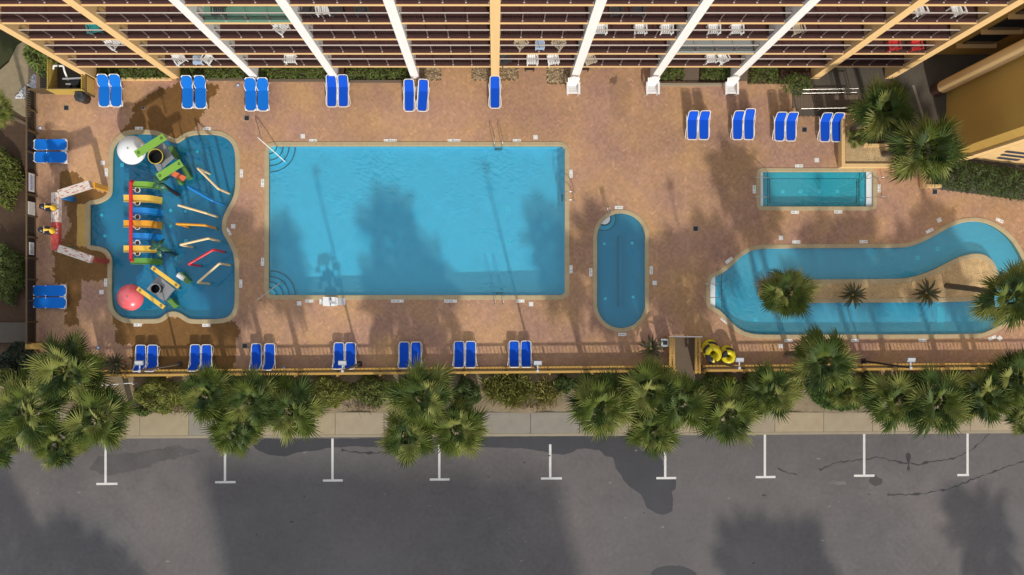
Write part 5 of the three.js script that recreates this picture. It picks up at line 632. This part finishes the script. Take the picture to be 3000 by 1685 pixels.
for (const [p, h, c, l, o] of [
  [E(460, 1160, 88, 56), 1.0, olive, 'feathery olive shrub behind the sago palm fence stretch'], [E(408, 1208, 30, 14), 0.7, green, 'low green shrub at the sidewalk edge of the feathery one'], [E(960, 1150, 82, 46), 0.8, olive, 'spreading olive shrub between two palms below the fourth pair'], [E(1090, 1146, 80, 46), 0.9, [0.13, 0.16, 0.032], 'dull green shrub before the tall pale palm'], [E(1366, 1158, 46, 52), 1.4, dark, 'dark dense shrub between the trio and the dune grass'],
  [E(1655, 1128, 40, 26), 0.8, dark, 'dark shrub at the edge of the dune grass'], [E(1740, 1132, 70, 32), 0.9, dark, 'dark shrub against the fence above the lone palm'], [E(1862, 1124, 62, 28), 0.7, green, 'green shrub on the sago palm side of the boardwalk'], [E(2092, 1136, 50, 40), 0.9, green, 'green shrub beside the boardwalk foot'], [E(2140, 1120, 26, 20), 0.8, lime, 'bright lime shrub below the lamp post'], [E(2215, 1140, 74, 40), 0.8, green, 'green shrub behind the wide palm'],
  [[[2365, 1130], [2390, 1112], [2440, 1108], [2520, 1118], [2530, 1160], [2525, 1200], [2470, 1206], [2420, 1200], [2385, 1172]], 0.5, [0.075, 0.15, 0.022], 'rounded patch of vivid green groundcover cutting into sand'], [E(2560, 1125, 54, 30), 1.1, dark, 'dark shrub between groundcover and the fence'], [E(2690, 1122, 60, 26), 1.0, dark, 'dark shrub along the fence behind the large palm'], [E(2830, 1135, 70, 44), 1.1, dark, 'dark shrub filling the space before the last parking line'], [E(2945, 1150, 60, 55), 1.2, dark, 'dark shrub at the end of the planted strip'],
  [E(830, 1150, 80, 46), 0.7, green, 'green shrub between the bright palms and the fourth lounger pair'], [E(2320, 1132, 46, 30), 0.6, lime, 'yellowish shrub at the foot of the tall fence palm'], [E(1230, 1130, 60, 36), 0.8, green, 'green shrub under the tall pale palm'],
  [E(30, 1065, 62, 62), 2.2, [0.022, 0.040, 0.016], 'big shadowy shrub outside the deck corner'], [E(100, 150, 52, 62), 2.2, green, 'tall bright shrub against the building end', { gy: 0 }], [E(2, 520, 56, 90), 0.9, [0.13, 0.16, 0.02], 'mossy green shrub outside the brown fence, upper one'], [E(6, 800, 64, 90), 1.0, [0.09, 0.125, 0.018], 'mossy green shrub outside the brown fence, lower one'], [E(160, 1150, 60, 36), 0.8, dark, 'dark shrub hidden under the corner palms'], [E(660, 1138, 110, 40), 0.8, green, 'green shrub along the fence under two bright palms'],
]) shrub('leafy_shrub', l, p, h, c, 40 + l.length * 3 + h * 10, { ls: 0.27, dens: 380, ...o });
shrub('dune_grass', 'clump of long dune grass along the fence', E(1490, 1142, 80, 46), 0.5, [0.30, 0.33, 0.08], 71, { geo: grassG, ls: 0.75, dens: 520 }); shrub('dune_grass', 'sparser dune grass clump beside the long one', E(1600, 1148, 50, 36), 0.45, [0.34, 0.34, 0.10], 72, { geo: grassG, ls: 0.65, dens: 380 }); shrub('dune_grass', 'dry tan grass tufts at the sidewalk edge', E(1560, 1190, 90, 12), 0.3, [0.34, 0.28, 0.15], 73, { geo: grassG, ls: 0.4, dens: 200 }); shrub('dune_grass', 'dry grass tufts below the fourth lounger pair', E(1060, 1196, 60, 10), 0.25, [0.24, 0.19, 0.09], 74, { geo: grassG, ls: 0.4, dens: 110 }); shrub('dune_grass', 'pale grass over the feathery shrub', E(500, 1196, 60, 14), 0.3, [0.2, 0.18, 0.06], 75, { geo: grassG, ls: 0.45, dens: 110 });
{ // chunky bark and wood chips lying in the mulch beds
  const g = new THREE.BoxGeometry(0.16, 0.03, 0.06); for (const [i, n] of [[4, 300], [5, 620], [6, 360]]) { const b = beds[i], im = new THREE.InstancedMesh(g, M.brick, n), r = rng(i), m = new THREE.Matrix4(), q = new THREE.Quaternion(), c = new THREE.Color(); for (let k = 0; k < n; k++) { q.setFromEuler(new THREE.Euler((r() - 0.5) * 0.8, r() * 6.3, (r() - 0.5) * 0.8)); m.compose(V(b[0][0] + 0.08 + r() * (b[1][0] - b[0][0] - 0.16), 0.012 + r() * 0.03, b[0][1] + 0.1 + r() * (b[2][1] - b[0][1] - 0.2)), q, V(0.5 + r(), 1, 0.6 + r())); im.setMatrixAt(k, m); const v = r(); c.setRGB(0.16 + v * 0.34, 0.11 + v * 0.27, 0.06 + v * 0.17); im.setColorAt(k, c); } im.name = numbered('bark_chips'); im.userData.kind = 'stuff'; scene.add(im); }
}
// lawn side
struct('lawn_walk', prism(XZ([[-60, 250], [20, 180], [45, 130], [150, 60], [150, 180], [100, 240], [84, 262], [84, 345], [60, 338], [30, 318], [-60, 300]]), -0.34, -0.20), mat([0.34, 0.29, 0.19], 0.9, { map: tiled(sandMap, 3) }));
struct('grey_path', prism(XZ([[-80, 945], [80, 945], [80, 1003], [-80, 1006]]), -0.34, -0.2), M.greyConcrete);
struct('lawn', sheet(XZ([[-900, -300], [60, -300], [60, 120], [20, 170], [-60, 240], [-900, 240]]), -0.3), mat([0.045, 0.055, 0.014], 0.95, { map: tiled(sandMap, 2) }));
{ const g = new THREE.IcosahedronGeometry(0.07, 0), n = 360, im = new THREE.InstancedMesh(g, M.brick, n), r = rng(8), m = new THREE.Matrix4(), q = new THREE.Quaternion(), c = new THREE.Color(); const P = XZ([[38, 285], [60, 262], [85, 240], [95, 215], [108, 225], [106, 262], [80, 262], [78, 284]]); for (let k = 0; k < n; k++) { let x, z, i = 0; do { x = X(38) + r() * 1.4; z = Z(213) + r() * 1.46; } while (!inside(P, x, z) && i++ < 50); q.setFromEuler(new THREE.Euler(r() * 6, r() * 6, r() * 6)); m.compose(V(x, -0.17, z), q, V(0.6 + r(), 0.5 + r() * 0.5, 0.6 + r())); im.setMatrixAt(k, m); const v = 0.3 + r() * 0.45; c.setRGB(v, v * 0.99, v * 1.02); im.setColorAt(k, c); } im.name = 'white_stones'; im.userData.kind = 'stuff'; scene.add(im); }
{ const t = thing('yellow_wall', 'low yellow wall piece half hidden under the corner palm', 'wall'); part(t, 'wall_body', box(X(178) - X(92), 0.9, 0.3, (X(178) + X(92)) / 2, 0.2, Z(1013)), M.goldStucco); part(t, 'wall_cap', box(X(178) - X(92) + 0.06, 0.05, 0.36, (X(178) + X(92)) / 2, 0.675, Z(1013)), M.yellowWood); }
{ const t = thing('stair_rail', 'white handrail below the fence next to the corner palm', 'handrail'); part(t, 'rail', rod(W(290, 1130, 0.5), W(388, 1122, 0.5), 0.025), M.white); for (const x of [290, 388]) { const p = W(x, 1126, 0.5); part(t, 'post', rod(V(p.x, -0.25, p.z), V(p.x, 0.5, p.z), 0.03), M.white); } }
for (const [a, b, l] of [[2000, 2046, 'beside the middle white chair'], [2152, 2190, 'behind the last white chair']]) { const s = thing('timber_steps', 'weathered timber steps up to the ground floor ' + l, 'steps'); for (let i = 0; i < 5; i++) part(s, 'tread', box(X(b) - X(a), 0.05, 0.16, (X(a) + X(b)) / 2, 0.03 + (4 - i) * 0.06, Z(200) + i * 0.17), M.greyWood); }
for (const [px, l] of [[1552, 'by the mulch bed of the middle bay'], [1712, 'behind the first white garden chair']]) { const p = W(px, 203, 0.4), s = thing('door_bench', 'dark low bench under the lowest balcony ' + l, 'bench', [p.x, 0, p.z - 0.1]); part(s, 'seat', box(0.55, 0.04, 0.3, 0, 0.42, 0), M.bronze); for (const q of [-1, 1]) part(s, 'leg', box(0.05, 0.4, 0.28, q * 0.24, 0.2, 0), M.bronze); }

// ---------- across the street, outside the frame: what throws the shadows on the asphalt ----------
{ const t = thing('tower_block', 'plain tower block across the street', 'building', [3.1, -0.3, 57]); const fp = [[-10.55, -7], [10.55, -6.2], [14.2, 8], [-6.9, 8]]; part(t, 'wall', prism(fp, 0, 26.3), M.yellowStucco); part(t, 'roof', prism(fp.map(q => [q[0] * 0.995, q[1] * 0.995]), 26.3, 26.5), M.greyConcrete); for (let i = 0; i < 8; i++) part(t, 'window_band', box(18, 1.3, 0.1, 0, 2.4 + i * 3, -6.62, -0.038), M.glass); }
for (const [x, z, h, r, l] of [[-25.5, 27.5, 8.6, 130, 'first'], [-22.2, 28.6, 8.2, 130, 'second'], [-19.4, 29.6, 8.0, 120, 'third'], [-28.6, 29.2, 8.8, 120, 'fourth'], [18.6, 29, 8.4, 130, 'fifth'], [21.2, 29.2, 8.2, 130, 'sixth'], [31.8, 26.5, 8, 120, 'seventh']]) { const k = H / (H - h) * S; palm(`${l} tall fan palm on the far side of the street`, CX + x * k, CY + z * k, r, h, { gy: -0.3, group: 'fan palms across the street' }); }

renderer.render(scene, camera);
